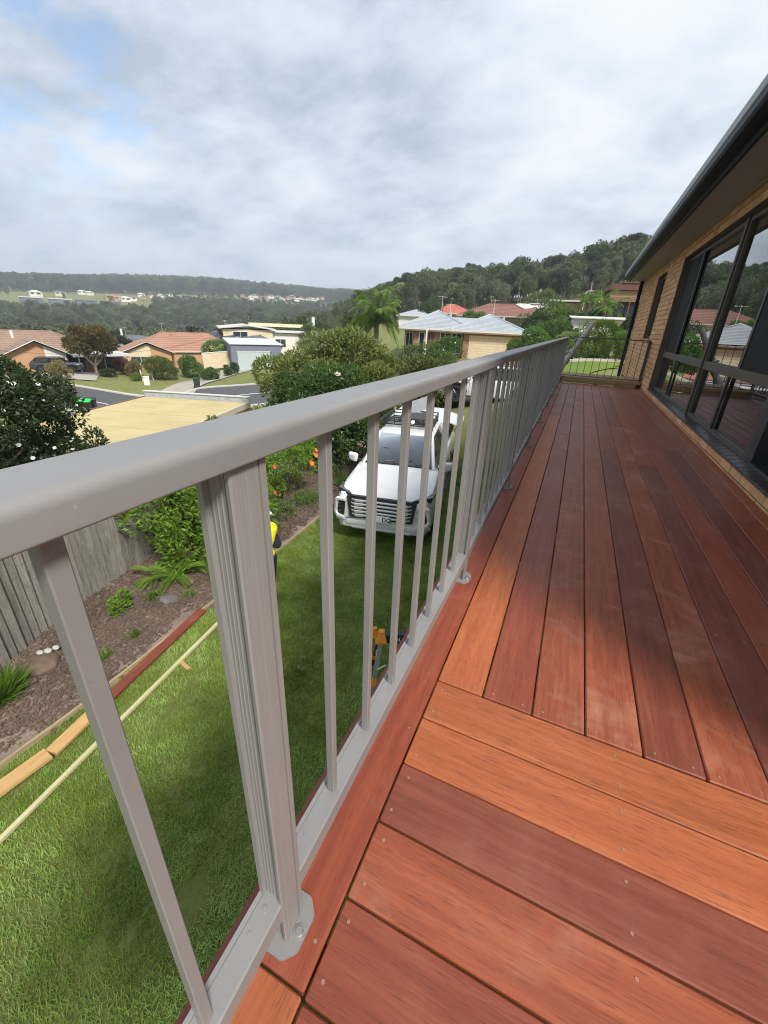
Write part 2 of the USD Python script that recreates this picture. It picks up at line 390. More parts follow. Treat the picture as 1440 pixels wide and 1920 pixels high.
# ------------------------------------------------------------------ balustrade
rail_m = usdkit.material(stage, '/World/Looks/grey_powdercoat', {
    'g': ('texture_coordinate', {}), 'n': ('noise_texture', {'scale': 900.0, 'detail': 2.0}), 'n2': ('noise_texture', {'scale': 3.0, 'detail': 5.0}),
    'r': ('rgb_ramp', {'ramp': [(0.3, (0.195, 0.190, 0.188)), (0.7, (0.25, 0.244, 0.240))]}), 'n3': ('noise_texture', {'scale': 95.0, 'detail': 3.0, 'roughness': 0.7}), 'sp': ('rgb_ramp', {'ramp': [(0.70, (0, 0, 0)), (0.76, (0.45, 0.45, 0.45))]}), 'dm': ('mix', {'color2': (0.42, 0.40, 0.37)}),
    'b': ('bump', {'strength': 0.12, 'distance': 0.0012}), 'rr': ('map_range', {'from_min': 0.3, 'from_max': 0.7, 'to_min': 0.36, 'to_max': 0.46}),
    'p': ('principled_bsdf', {'specular_ior_level': 0.6})},
    [('g.object', 'n.vector'), ('g.object', 'n2.vector'), ('n2.fac', 'r.fac'), ('g.object', 'n3.vector'), ('n3.fac', 'sp.fac'), ('sp.color', 'dm.fac'), ('r.color', 'dm.color1'), ('dm.color', 'p.base_color'), ('n.fac', 'b.height'), ('b.normal', 'p.normal'), ('n2.fac', 'rr.value'), ('rr.result', 'p.roughness')], surface='p.BSDF')
brush_m = usdkit.material(stage, '/World/Looks/ribbed_post_paint', {
    'g': ('texture_coordinate', {}), 'mp': ('mapping', {'scale': (900, 900, 6)}), 'n': ('noise_texture', {'scale': 1.0, 'detail': 3.0}), 'n2': ('noise_texture', {'scale': 5.0, 'detail': 5.0}),
    'r': ('rgb_ramp', {'ramp': [(0.3, (0.205, 0.199, 0.194)), (0.7, (0.245, 0.238, 0.232))]}),
    'b': ('bump', {'strength': 0.10, 'distance': 0.001}), 'p': ('principled_bsdf', {'roughness': 0.42, 'specular_ior_level': 0.55})},
    [('g.object', 'mp.vector'), ('mp.vector', 'n.vector'), ('g.object', 'n2.vector'), ('n.fac', 'r.fac'), ('r.color', 'p.base_color'), ('n.fac', 'b.height'), ('b.normal', 'p.normal')], surface='p.BSDF')
bolt_m = plain('bolt_steel', (0.62, 0.62, 0.62), 0.28, 0.9)

bal = thing('grey_balustrade', 'light grey metal balustrade with square balusters along the deck edge', 'balustrade')


def rounded(x0, x1, z0, z1, rt, rb, n=7):
    pts = []
    for (cx, cz, r, a0) in ((x1 - rt, z1 - rt, rt, 0), (x0 + rt, z1 - rt, rt, 90), (x0 + rb, z0 + rb, rb, 180), (x1 - rb, z0 + rb, rb, 270)):
        for k in range(n):
            a = math.radians(a0 + 90 * k / (n - 1)); pts.append((cx + r * math.cos(a), cz + r * math.sin(a)))
    return pts


RX0, RX1, RZ0, RZ1 = -0.1225, -0.0515, 0.882, 0.9115
obj('top_rail', MB().prism(rounded(RX0, RX1, RZ0, RZ1, 0.0105, 0.003), -3.0, 8.96, 'y'), rail_m, bal, smooth=35)
PX = -0.0825
hx, hy = 0.0222, 0.0252
prof = []
# section of the post: ribbed recess on the two narrow faces, fine grooves on the deck side


def side_y(s):
    pts = [(-hx, -hy), (-hx + .008, -hy), (-hx + .009, -hy + .006)]
    for q in range(4):
        xq = -hx + .0125 + q * .0062
        pts += [(xq, -hy + .006), (xq + .0008, -hy + .0048), (xq + .0016, -hy + .006)]
    pts += [(hx - .0085, -hy + .006), (hx - .0075, -hy + .0012), (hx - .002, -hy), (hx, -hy + .002)]
    return pts


right = [(hx, hy - .0135), (hx - .003, hy - .013), (hx - .003, hy - .0112), (hx, hy - .0107)]
front = side_y(1)
post_poly = front + [(hx, -hy + .010), (hx - .0006, -hy + .0105), (hx, -hy + .011), (hx, -hy + .020), (hx - .0006, -hy + .0205), (hx, -hy + .021)] + right + [(hx, hy - .002)] + [(x, -y) for x, y in front[::-1][1:]]
post_poly += [(-hx, hy - .012), (-hx + .002, hy - .0115), (-hx + .002, hy - .010), (-hx, hy - .0095)][::-1][:0]
plate_poly = [(-.050, -.030), (-.034, -.046), (.026, -.046), (.046, -.026), (.046, .026), (.026, .046), (-.034, .046), (-.050, .030)]
post_y = [-1.85, -0.640, 0.57, 1.78, 2.99, 4.20, 5.41, 6.62, 7.83, 8.90]
for y in post_y:
    obj('post', xf(MB().prism(post_poly, 0.0095, RZ0 - .001).out(), (PX, y, 0)), brush_m, bal)
    pl = MB(); pp_ = m3.CrossSection([plate_poly]).offset(-.0, m3.JoinType.Round)
    base = m3.CrossSection([plate_poly]).offset(-.014, m3.JoinType.Miter).offset(.014, m3.JoinType.Round, circular_segments=24)
    hull = m3.Manifold.extrude(base, 0.006).translate((0, 0, .0012)) + m3.Manifold.extrude(base.offset(-.0025, m3.JoinType.Round), 0.0016).translate((0, 0, .0071))
    obj('base_plate', xf(MB().man(hull).out(), (PX, y, 0)), rail_m, bal)
    bo = MB().bar((PX + .034, y - .004, .0085), (PX + .034, y - .004, .0105), .0105, 20).bar((PX + .034, y - .004, .0105), (PX + .034, y - .004, .0150), .0078, 16, .0055)
    obj('bolt', bo, bolt_m, bal, smooth=40)
BR = [(-.1065, .088), (-.1065, .131), (-.1000, .131), (-.0990, .1295), (-.0975, .131), (-.0645, .131), (-.0615, .128), (-.0615, .088)]
for i in range(len(post_y) - 1):
    ya, yb = post_y[i] + hy - .001, post_y[i + 1] - hy + .006
    obj('bottom_rail', MB().prism(BR, ya, yb, 'y'), rail_m, bal)
    dots = MB()
    for yd in (ya + .05, yb - .018, yb - .052):
        dots.bar((-.085, yd, .1295), (-.085, yd, .1325), .0042, 10, .0030)
    obj('rivets', dots, rail_m, bal, smooth=40)
    nb = 7 if i < len(post_y) - 2 else 6
    for q in range(nb):
        yq = post_y[i] + .165 + .1475 * q
        obj('baluster', MB().bbox(PX - .0075, PX + .0075, yq - .0075, yq + .0075, .1305, RZ0 + .001, .0012), rail_m, bal)

dark_rail = plain('dark_rail_paint', (0.055, 0.05, 0.045), 0.45)
er = thing('thin_end_railing', 'thin dark metal railing across the far end of the deck', 'railing', (0, 9.0, 0))
obj('top_rail', MB().bbox(-.06, 1.47, -.02, .02, .905, .925, .003), dark_rail, er)
obj('bottom_rail', MB().bbox(-.06, 1.43, -.012, .012, .135, .15, .002), dark_rail, er)
for q in range(10):
    obj('baluster', MB().bar((.09 + q * .138, 0, .15), (.09 + q * .138, 0, .906), .0055, 6), dark_rail, er)
obj('end_post', MB().bbox(1.43, 1.485, -.0275, .0275, .122, .905, .003), dark_rail, er)

# ------------------------------------------------------------------ house on the right
brick_ms = [plain(f'brick_{i}', c, 0.85, var=0.22, scale=30, bump=0.5, bscale=160) for i, c in enumerate(((0.52, 0.285, 0.130), (0.46, 0.245, 0.108), (0.57, 0.325, 0.155), (0.43, 0.215, 0.095)))]
mortar_m = plain('mortar', (0.10, 0.075, 0.055), 0.9)
house = thing('brick_house', 'tan brick house with wide dark framed windows along the deck', 'house', (0, 0, 0))
Z_SOF, W2Y0, W2Y1, PY0, HEND = 2.40, 9.62, 10.75, 8.02, 13.6

bricks = []          # (x0,x1,y0,y1,z0,z1)
rb = np.random.default_rng(3)
zc0 = -0.075


def courses(y0, y1, z0, z1, xin=WALL_X):
    n = int(round((z1 - z0) / .086))
    for c in range(n):
        za = z0 + (z1 - z0) * c / n; zb = z0 + (z1 - z0) * (c + 1) / n
        gi = int(round((za - zc0) / .086)); off = .12 * (gi % 2)
        y = math.floor((y0 - off) / .24) * .24 + off
        while y < y1 - 1e-6:
            a, b = max(y, y0), min(y + .24, y1)
            if b - a > .03:
                bricks.append((a + .004, b - .004, za + .0045, zb - .0045))
            y += .24


courses(H0, PY0, zc0, .097)             # plinth under the sills
courses(H0, PY0, 2.215, Z_SOF)          # band over the windows
courses(PY0, W2Y0, zc0, Z_SOF)          # pier
courses(H0, H0 + .24, .097, 2.215)      # near corner
courses(W2Y0, W2Y1, zc0, .87)           # under the narrow window
courses(W2Y0, W2Y1, 2.215, Z_SOF)
courses(W2Y1, HEND, zc0, Z_SOF)
wm = MB().box(WALL_X + .006, WALL_X + .23, H0, PY0 - .004, -.1, .095).box(WALL_X + .006, WALL_X + .23, H0, PY0 - .004, 2.217, Z_SOF + .02)
wm.box(WALL_X + .006, WALL_X + .23, PY0, W2Y0, -.1, Z_SOF + .02).box(WALL_X + .006, WALL_X + .23, W2Y0 + .001, W2Y1 - .001, -.1, .868)
wm.box(WALL_X + .006, WALL_X + .23, W2Y0 + .001, W2Y1 - .001, 2.217, Z_SOF + .02).box(WALL_X + .006, WALL_X + .23, W2Y1, HEND, -.1, Z_SOF + .02)
wm.box(WALL_X + .006, WALL_X + .23, H0, HEND, -3.05, -.102).box(WALL_X + .006, WALL_X + .23, H0, H0 + .238, .0975, 2.214)
wm.box(WALL_X + .231, 8.0, H0, H0 + .23, -3.05, Z_SOF + .02)
wm.box(WALL_X + .231, 8.0, HEND - .23, HEND, -3.05, Z_SOF + .02)
wall = obj('wall', wm, mortar_m, house)
cen = [(((a + b) / 2), (c + d) / 2) for a, b, c, d in bricks]
order = sorted(range(len(bricks)), key=lambda i: (0 if cen[i][0] > 2.0 else 1e3) + (cen[i][0] + 1.0))
def brick_box(m, b, bev=.003):
    o = rb.normal(0, .0012)
    return m.bbox(WALL_X + o, WALL_X + .10, b[0], b[1], b[2], b[3], bev)
rest = [MB() for _ in brick_ms]
for r_, i in enumerate(order):
    k = int(rb.choice(4, p=(.4, .3, .18, .12)))
    if r_ < 300:
        obj('brick', brick_box(MB(), bricks[i]), brick_ms[k], wall)
    else:
        brick_box(rest[k], bricks[i])
for k, m in enumerate(rest):
    if m.n:
        obj('brickwork', m, brick_ms[k], wall, kind='stuff')
# brick reveals beside the windows
rev = MB()
for z in np.arange(zc0 + .086 * 2, 2.2, .086):
    rev.bbox(WALL_X + .102, WALL_X + .20, PY0 - .001, PY0 + .05, z + .0045, z + .0815, .003)
obj('reveal_bricks', rev, brick_ms[1], house, kind='stuff')
# dark sill bricks
sill_m = plain('sill_brick', (0.035, 0.030, 0.032), 0.38, var=.3, scale=20)
sill_mortar = plain('sill_mortar', (0.22, 0.20, 0.18), 0.9)
sill = obj('sill', MB().add([(WALL_X - .004, H0, .098), (WALL_X + .2, H0, .098), (WALL_X + .2, H0, .150), (WALL_X - .004, H0, .104), (WALL_X - .004, PY0, .098), (WALL_X + .2, PY0, .098), (WALL_X + .2, PY0, .150), (WALL_X - .004, PY0, .104)],
                             [(0, 1, 2, 3), (7, 6, 5, 4), (0, 4, 5, 1), (3, 2, 6, 7), (0, 3, 7, 4), (1, 5, 6, 2)]), sill_mortar, house)
y = H0
while y < PY0 - .05:
    b = min(y + .112, PY0)
    xa, xb = WALL_X - .006, WALL_X + .125
    za = lambda x: .104 + (x - WALL_X + .004) / .204 * .046
    v = [(xa, y + .004, za(xa) - .02), (xb, y + .004, za(xb) - .02), (xb, b - .004, za(xb) - .02), (xa, b - .004, za(xa) - .02), (xa, y + .004, za(xa) + .004), (xb, y + .004, za(xb) + .004), (xb, b - .004, za(xb) + .004), (xa, b - .004, za(xa) + .004)]
    obj('sill_brick', MB().add(v, [(0, 3, 2, 1), (4, 5, 6, 7), (0, 1, 5, 4), (1, 2, 6, 5), (2, 3, 7, 6), (3, 0, 4, 7)]), sill_m, sill)
    y += .115
# eaves
soff_m = plain('soffit_paint', (0.30, 0.25, 0.215), 0.6, var=.04)
gut_m = plain('dark_gutter', (0.012, 0.018, 0.028), 0.5, var=.06, specular_ior_level=.12)
gutl_m = plain('gutter_bead_grey', (0.38, 0.42, 0.46), 0.4, var=.05)  # sky reflection on the ribs, put into a paler colour than the gutter
RS = -0.25            # the near end of the eave
GEND = 13.55
soffit_poly = [(1.13, RS), (1.13, GEND), (WALL_X + .005, GEND), (8.0, GEND), (8.0, RS), (WALL_X + .005, RS)]
obj('soffit', MB().prism(soffit_poly, Z_SOF, Z_SOF + .015), soff_m, house)
obj('soffit_bead', MB().box(WALL_X - .030, WALL_X - .003, RS, HEND, Z_SOF - .022, Z_SOF - .002), soff_m, house)
gp = [(1.128, 2.395), (1.128, 2.596), (.985, 2.596), (.972, 2.588), (.972, 2.458), (.990, 2.438), (1.09, 2.436), (1.10, 2.395)]
obj('gutter', MB().prism(gp, RS, GEND, 'y'), gut_m, house)
for q in range(4):
    zq = 2.520 + .0205 * q
    obj('gutter_bead', MB().prism([(.9715, zq), (.964, zq + .004), (.963, zq + .012), (.9715, zq + .016)], RS, GEND, 'y'), gutl_m, house)
roof_m = plain('grey_roof_tiles', (0.16, 0.17, 0.19), 0.6)
rf = MB()
rp = [(1.06, RS), (1.06, GEND + .25), (8.0, GEND + .25), (8.0, RS)]
zr = lambda x: 2.615 + (x - 1.06) * .36
v = [(x, y, zr(x)) for x, y in rp] + [(x, y, zr(x) + .04) for x, y in rp]
rf.add(v, [(0, 1, 2, 3), (7, 6, 5, 4), (0, 4, 5, 1), (1, 5, 6, 2), (2, 6, 7, 3), (3, 7, 4, 0)])
obj('roof', rf, roof_m, house)
# far end of the eave: fascia return and gutter along the end wall
obj('end_gutter', MB().box(.975, 8.0, GEND + .001, GEND + .13, 2.44, 2.60), gut_m, house)
obj('downpipe', MB().path([(WALL_X - .07, GEND - .06, 2.50), (WALL_X - .07, GEND - .06, -2.2)], [.05] * 2, 8), gut_m, house)
# window frames
fr_m = plain('bronze_frame', (0.058, 0.050, 0.038), 0.5, var=.08, specular_ior_level=.3)
frd_m = plain('dark_frame', (0.016, 0.016, 0.018), 0.35)
glass_m = pane('window_glass', (0.75, 0.78, 0.78), 0.55, 1.6, boost=1.8)
screen_m = plain('flyscreen_mesh', (0.014, 0.015, 0.016), 0.7, specular_ior_level=.12)
XF0, XF1 = WALL_X + .085, WALL_X + .15


def win(name, y0, y1, z0, z1, bars, label=None):
    """One glazed unit: a frame with its own pane; bars = heights of cross rails."""
    w = obj(name, MB().box(XF0, XF1, y0, y0 + .05, z0, z1).box(XF0, XF1, y1 - .05, y1, z0, z1).box(XF0, XF1, y0 + .05, y1 - .05, z1 - .05, z1).box(XF0, XF1, y0 + .05, y1 - .05, z0, z0 + .05), fr_m, house, label=label)
    zs = [z0 + .05] + [q for zb in bars for q in (zb - .045, zb + .045)] + [z1 - .05]
    for zb in bars:
        obj('cross_rail', MB().bbox(XF0 - .008, XF1 - .001, y0 + .05, y1 - .05, zb - .045, zb + .045, .004), fr_m, w)
    for a, b in zip(zs[::2], zs[1::2]):
        obj('pane', MB().box(XF0 + .03, XF0 + .035, y0 + .051, y1 - .051, a + .001, b - .001), glass_m, w)
    return w


WT, WB = 2.21, .115
w1 = win('window', 5.25, PY0 - .01, WB, WT, [.72])
obj('flyscreen', MB().box(XF0 + .004, XF0 + .016, 7.05, PY0 - .062, .767, WT - .052), screen_m, w1)
obj('sash', MB().box(XF0 - .004, XF0 + .020, 7.00, 7.045, .767, WT - .052), frd_m, w1)
obj('lower_sash', MB().box(XF0 - .004, XF0 + .020, 6.78, 6.83, WB + .052, .673), frd_m, w1)
w2 = win('window', 3.05, 5.18, WB, WT, [.72])
obj('flyscreen', MB().box(XF0 + .004, XF0 + .016, 3.102, 3.90, .767, WT - .052), screen_m, w2)
obj('sash', MB().box(XF0 - .004, XF0 + .020, 3.905, 3.955, .767, WT - .052), frd_m, w2)
obj('lower_sash', MB().box(XF0 - .004, XF0 + .020, 4.12, 4.17, WB + .052, .673), frd_m, w2)
obj('mullion', MB().bbox(XF0 - .02, XF1, 5.182, 5.248, WB, WT, .004), fr_m, house)
DY = H0 + .24
courses_end = None
dr = obj('sliding_door', MB().box(XF0 - .01, XF1 + .05, 2.90, 3.045, WB, WT).box(XF0 - .01, XF1 + .05, DY, DY + .1, WB, WT).box(XF0 - .01, XF1 + .05, DY + .1, 2.90, WT - .06, WT).box(XF0 - .01, XF1 + .08, DY + .1, 2.90, WB, WB + .03), frd_m, house)
obj('pane', MB().box(XF0 + .06, XF0 + .066, DY + .1, 1.6, WB + .03, WT - .06), glass_m, dr)
w3 = win('window', W2Y0 + .005, W2Y1 - .005, .95, WT, [])
obj('window_ledge', MB().bbox(WALL_X - .03, WALL_X + .2, W2Y0 + .004, W2Y1 - .004, .872, .945, .01), brick_ms[3], house)
obj('blind', MB().box(XF1 + .02, XF1 + .03, W2Y0 + .2, W2Y1 - .08, 1.0, WT), plain('blind_cloth', (.35, .3, .25), .8), w3)
# room behind the glass
room_m = plain('room_paint', (0.16, 0.15, 0.14), 0.8)
rm = MB().box(WALL_X + .235, 5.5, H0 + .24, HEND - .3, -.05, .08).box(5.5, 5.6, H0 + .24, HEND - .3, .081, Z_SOF).box(WALL_X + .235, 5.49, H0 + .24, HEND - .3, Z_SOF - .02, Z_SOF - .003).box(WALL_X + .235, 5.49, 9.0, 9.1, .081, Z_SOF - .021)
obj('room', rm, room_m, house)
obj('curtain', MB().box(WALL_X + .33, WALL_X + .36, 1.85, 2.55, .16, 2.15), plain('curtain_cloth', (.55, .52, .47), .9), house)

# ------------------------------------------------------------------ terrain
YARD = -3.0
ctl = []


def cp(px, py, D):
    p = P(px, py, D); ctl.append(tuple(p)); return p


def pol(az, D, z):
    a = math.radians(az); ctl.append((CAM[0] + D * math.sin(a), CAM[1] + D * math.cos(a), z))


for x_ in (-6, -4, -2, 0, 2, 6):
    for y_ in (-12, -6, -1, 3, 6, 9):
        ctl.append((x_, y_, YARD))
for (x_, y_, z_) in ((-3.4, 17.5, -2.15), (0.5, 13.5, -1.6), (2, 13.5, -1.4), (8, 12, -1.4), (-5.5, 13, -2.8), (-9, 14, -3.6), (-12, 4, -4.2), (-9, 8, -3.7), (-16, 9, -5.2), (-20, 12, -5.6), (-13, 16, -4.9), (-17, 18, -5.5), (-16, -3, -4.8), (-24, 2, -6)):
    ctl.append((x_, y_, z_))
cp(1140, 690, 22.5); cp(1140, 678, 25.5); cp(1060, 672, 27); cp(900, 752, 19.5)
BIN1 = cp(370, 726, 47); cp(250, 743, 49.5); cp(480, 722, 44.5); cp(276, 720, 54); TREE1 = cp(182, 706, 60)
cp(158, 700, 70); cp(225, 694, 72); cp(105, 698, 62); cp(383, 712, 60); cp(424, 689, 66); cp(445, 696, 66); cp(500, 690, 63); cp(320, 770, 44); cp(420, 745, 41.5)
cp(872, 673, 43.5); cp(953, 673, 43); cp(935, 697, 33); cp(757, 680, 43.5)
for az, D, z in ((-20, 33, -2.6), (-30, 36, -4.0), (-8, 31, -1.9), (2, 30, -.9), (12, 32, 0), (30, 40, 3), (-30, 55, -4), (-20, 60, -1), (-8, 62, 0.2), (2, 45, 0.7), (4, 75, 3.0), (-14, 85, 1.5), (-7, 85, 1.2), (-7, 105, 3.2), (-18, 110, 2),
                 (0, 110, 7), (-25, 110, 1), (-20, 160, 6), (-12, 150, 8), (-2, 150, 12), (8, 150, 18), (20, 150, 24), (-22, 220, 10), (-12, 220, 13.5), (-2, 220, 19), (4, 220, 24), (15, 240, 32), (-20, 400, 16), (0, 400, 26), (20, 400, 40), (40, 150, 28), (40, 400, 45), (90, 150, 25), (90, 500, 40), (60, 60, 8),
                 (-66, 75, -8), (-58, 85, -9.5), (-48, 85, -8), (-40, 80, -6.5), (-66, 110, -14), (-55, 115, -15), (-45, 110, -13), (-36, 110, -9), (-30, 150, -6), (-66, 180, -18), (-55, 180, -19), (-45, 180, -18), (-38, 190, -14), (-30, 220, -5), (-26, 220, 3),
                 (-66, 320, -16), (-55, 320, -17), (-45, 320, -15), (-38, 330, -11), (-30, 350, -4), (-66, 520, -5), (-59, 520, -3), (-52, 520, -1), (-45, 520, 0), (-38, 520, 0), (-30, 520, 2), (-61, 640, 6), (-52, 640, 9), (-43, 640, 12), (-35, 640, 12),
                 (-61, 800, 18), (-52, 800, 21), (-43, 800, 25), (-35, 800, 23), (-66, 800, 14), (-66, 1000, 22), (-60, 1000, 29), (-53, 1000, 38), (-47, 1000, 44), (-41, 1000, 44), (-33, 1000, 40), (-25, 800, 30), (-66, 1300, 34), (-53, 1300, 58), (-45, 1300, 63), (-38, 1300, 62), (-30, 1300, 56), (-20, 900, 30),
                 (-90, 60, -8), (-90, 200, -18), (-90, 600, 0), (-90, 1200, 30), (-130, 60, -6), (-130, 300, -10), (180, 30, -2.5), (180, 200, 0), (130, 60, 3), (130, 300, 12), (-45, 2200, 50), (-70, 2200, 40), (-20, 2200, 50), (0, 1200, 40), (40, 1200, 50), (90, 1500, 50), (150, 1200, 20), (-150, 1200, 10), (-100, 2200, 30), (180, 2200, 10)):
    pol(az, D, z)
ctl = np.array(ctl)


def warp(x, y):
    dx, dy = x - CAM[0], y - CAM[1]; r = np.hypot(dx, dy); k = np.log1p(r / 12.0) / np.maximum(r, 1e-6)
    return np.stack([dx * k, dy * k], -1)


_rbf = RBFInterpolator(warp(ctl[:, 0], ctl[:, 1]), ctl[:, 2], kernel='thin_plate_spline', smoothing=0.003)


def gz(x, y):
    x, y = np.atleast_1d(np.asarray(x, float)), np.atleast_1d(np.asarray(y, float))
    z = _rbf(warp(x.ravel(), y.ravel())).reshape(x.shape)
    d = np.maximum.reduce([-6.1 - x, x - 9.0, -9 - y, y - 9.2, np.zeros_like(x)])
    t = np.clip(d / 5.0, 0, 1); t = t * t * (3 - 2 * t)
    return YARD * (1 - t) + z * t


def g1(x, y):
    return float(gz(x, y)[0])


rings = np.concatenate([[0.0], np.geomspace(1.2, 3000, 150)])
azs = np.radians(np.concatenate([np.arange(-180, -80, 5), np.arange(-80, 14, 0.8), np.arange(14, 180, 4)]))
AA, RR = np.meshgrid(azs, rings[1:], indexing='ij')
GX, GY = CAM[0] + RR * np.sin(AA), CAM[1] + RR * np.cos(AA)
GZ = gz(GX, GY)
na, nr = AA.shape
gv = np.stack([GX, GY, GZ], -1).reshape(-1, 3)
ii, jj = np.meshgrid(np.arange(na), np.arange(nr - 1), indexing='ij')
i2 = (ii + 1) % na
gf = np.stack([ii * nr + jj, ii * nr + jj + 1, i2 * nr + jj + 1, i2 * nr + jj], -1).reshape(-1, 4)[:, ::-1]
gv = np.vstack([gv, [[CAM[0], CAM[1], YARD]]])
gf3 = np.vstack([gf[:, [0, 1, 2]], gf[:, [0, 2, 3]], np.stack([np.full(na, len(gv) - 1), ((np.arange(na) + 1) % na) * nr, np.arange(na) * nr], 1)])


def grass_mat(name, stops, scale=0.35, fine=14.0):
    return usdkit.material(stage, f'/World/Looks/{name}', {
        'g': ('geometry', {}), 'n': ('noise_texture', {'scale': scale, 'detail': 6.0, 'roughness': 0.65}), 'n2': ('noise_texture', {'scale': fine, 'detail': 4.0}),
        'mx': ('mix', {'fac': 0.45}), 'r': ('rgb_ramp', {'ramp': stops}), 'b': ('bump', {'strength': 0.5, 'distance': 0.03}), 'p': ('principled_bsdf', {'roughness': 0.85, 'specular_ior_level': 0.2})},
        [('g.position', 'n.vector'), ('g.position', 'n2.vector'), ('n.fac', 'mx.color1'), ('n2.fac', 'mx.color2'), ('mx.color', 'r.fac'), ('r.color', 'p.base_color'), ('n2.fac', 'b.height'), ('b.normal', 'p.normal')], surface='p.BSDF')


ground_m = grass_mat('ground_grass', [(0.3, (0.115, 0.135, 0.040)), (0.5, (0.165, 0.18, 0.058)), (0.7, (0.23, 0.22, 0.09))], 0.06, 2.0)
obj('ground', trimesh.Trimesh(gv, gf3, process=False), ground_m, smooth=True, kind='structure')


def drape(pts, wids, off, n=60, nw=5):
    """A strip that follows the ground: centre line pts, half widths wids."""
    pts = np.array(pts, float); t = np.linspace(0, 1, len(pts)); tt = np.linspace(0, 1, n)
    from scipy.interpolate import make_interp_spline
    k = min(3, len(pts) - 1)
    c = make_interp_spline(t, pts, k)(tt); w = np.interp(tt, t, wids) if np.ndim(wids) else np.full(n, wids)
    d = np.gradient(c, axis=0); d /= np.linalg.norm(d, axis=1, keepdims=True); s = np.stack([d[:, 1], -d[:, 0]], 1)
    u = np.linspace(-1, 1, nw)
    xy = c[:, None] + s[:, None] * (w[:, None] * u)[..., None]
    z = gz(xy[..., 0], xy[..., 1]) + off
    v = np.concatenate([xy, z[..., None]], -1).reshape(-1, 3)
    a, b = np.meshgrid(np.arange(n - 1), np.arange(nw - 1), indexing='ij')
    f = np.stack([a * nw + b, a * nw + b + 1, (a + 1) * nw + b + 1, (a + 1) * nw + b], -1).reshape(-1, 4)
    m = trimesh.Trimesh(v, np.vstack([f[:, [0, 1, 2]], f[:, [0, 2, 3]]]), process=False)
    if m.face_normals[:, 2].mean() < 0:
        m.invert()
    return m


def polar(az, D):
    a = math.radians(az); return (CAM[0] + D * math.sin(a), CAM[1] + D * math.cos(a))


asphalt = plain('asphalt', (0.075, 0.076, 0.080), 0.8, var=.18, scale=2.0, bump=.4, bscale=80)
concrete = plain('concrete', (0.40, 0.37, 0.33), 0.85, var=.15, scale=1.5, bump=.2)
kerb_m = plain('kerb_concrete', (0.48, 0.45, 0.40), 0.85, var=.12, scale=3)
road_c = [polar(-78, 58), polar(-64, 49), polar(-56, 44.5), polar(-49, 42), polar(-42, 40), polar(-32, 36), polar(-22, 32), polar(-10, 29.0), polar(4, 30), polar(20, 40)]
obj('road', drape(road_c, 4.2, 0.05, 140, 9), asphalt, kind='structure')
road_cc = np.array(road_c)
obj('road_line', drape(road_c, 0.09, 0.058, 140, 2), plain('road_paint', (0.62, 0.62, 0.60), 0.7), kind='structure')


def offset_line(pts, d):
    pts = np.array(pts, float); g = np.gradient(pts, axis=0); g /= np.linalg.norm(g, axis=1, keepdims=True)
    return pts + np.stack([-g[:, 1], g[:, 0]], 1) * d


for sgn in (1, -1):
    ln = offset_line(road_c, sgn * 4.38)
    top = drape(ln, 0.17, 0.16, 140, 2); bot = drape(ln, 0.17, -0.15, 140, 2)
    kv = np.vstack([top.vertices, bot.vertices]); n_ = len(top.vertices)
    kf = list(top.faces)
    for i in range(139):
        for e in (0, 1):
            a, b = 2 * i + e, 2 * i + 2 + e
            kf += [(a, b, n_ + b), (a, n_ + b, n_ + a)]
    obj('kerb', trimesh.Trimesh(kv, kf, process=False), kerb_m, kind='structure')
far_kerb = offset_line(road_c, 4.4)
# driveways over the road
obj('driveway', drape([PZ(330, 735, -6.0)[:2] * 0 + P(318, 738, 46.5)[:2], P(395, 700, 57)[:2], P(440, 690, 63)[:2], P(470, 692, 62.5)[:2]], [2.4, 1.9, 2.2, 3.5], 0.09, 40, 5), plain('driveway_concrete', (0.36, 0.32, 0.27), .85, var=.12, scale=.8), kind='structure')
obj('driveway', drape([P(128, 716, 56)[:2], P(150, 705, 64)[:2], P(190, 701, 71)[:2], P(235, 693, 74)[:2]], [2.5, 2.6, 2.8, 2.5], 0.09, 40, 5), concrete, kind='structure')
obj('driveway', drape([polar(-11.4, 41.8), polar(-11.2, 37), polar(-10.6, 32.5)], [2.6, 2.8, 3.2], 0.09, 30, 5), plain('terracotta_paving', (0.42, 0.17, 0.12), .8, var=.2, scale=2), kind='structure')

# ------------------------------------------------------------------ back yard
lawn_m = grass_mat('lawn_soil', [(0.30, (0.095, 0.113, 0.028)), (0.5, (0.135, 0.158, 0.041)), (0.66, (0.180, 0.192, 0.062)), (0.8, (0.237, 0.203, 0.101))], 0.8, 22.0)


def edge_x(y):
    return np.interp(y, [-8, -0.08, 0.51, 1.23, 2.58, 5.89, 9, 12], [-4.02, -3.99, -3.97, -3.98, -4.09, -4.30, -4.62, -5.0])


ys = np.linspace(-7.5, 12.5, 60)
lv, lf = [], []
for i, y_ in enumerate(ys):
    for q in range(9):
        x_ = edge_x(y_) + (1.45 - edge_x(y_)) * q / 8
        lv.append((x_, y_, g1(x_, y_) + 0.02))
for i in range(59):
    for q in range(8):
        a = i * 9 + q; lf.append((a, a + 1, a + 10, a + 9))
lf = np.array(lf)
obj('lawn', trimesh.Trimesh(lv, np.vstack([lf[:, [0, 1, 2]], lf[:, [0, 2, 3]]]), process=False), lawn_m, smooth=True, kind='structure')
mulch_m = grass_mat('mulch_soil', [(0.3, (0.115, 0.083, 0.064)), (0.5, (0.207, 0.155, 0.127)), (0.7, (0.322, 0.253, 0.213))], 2.0, 40.0)
mv, mf = [], []


def fence_x(y):
    return np.interp(y, [-8, 0.5, 1.0, 1.5, 2.5, 6, 12], [-5.0, -5.27, -5.50, -5.70, -5.90, -6.35, -7.0])


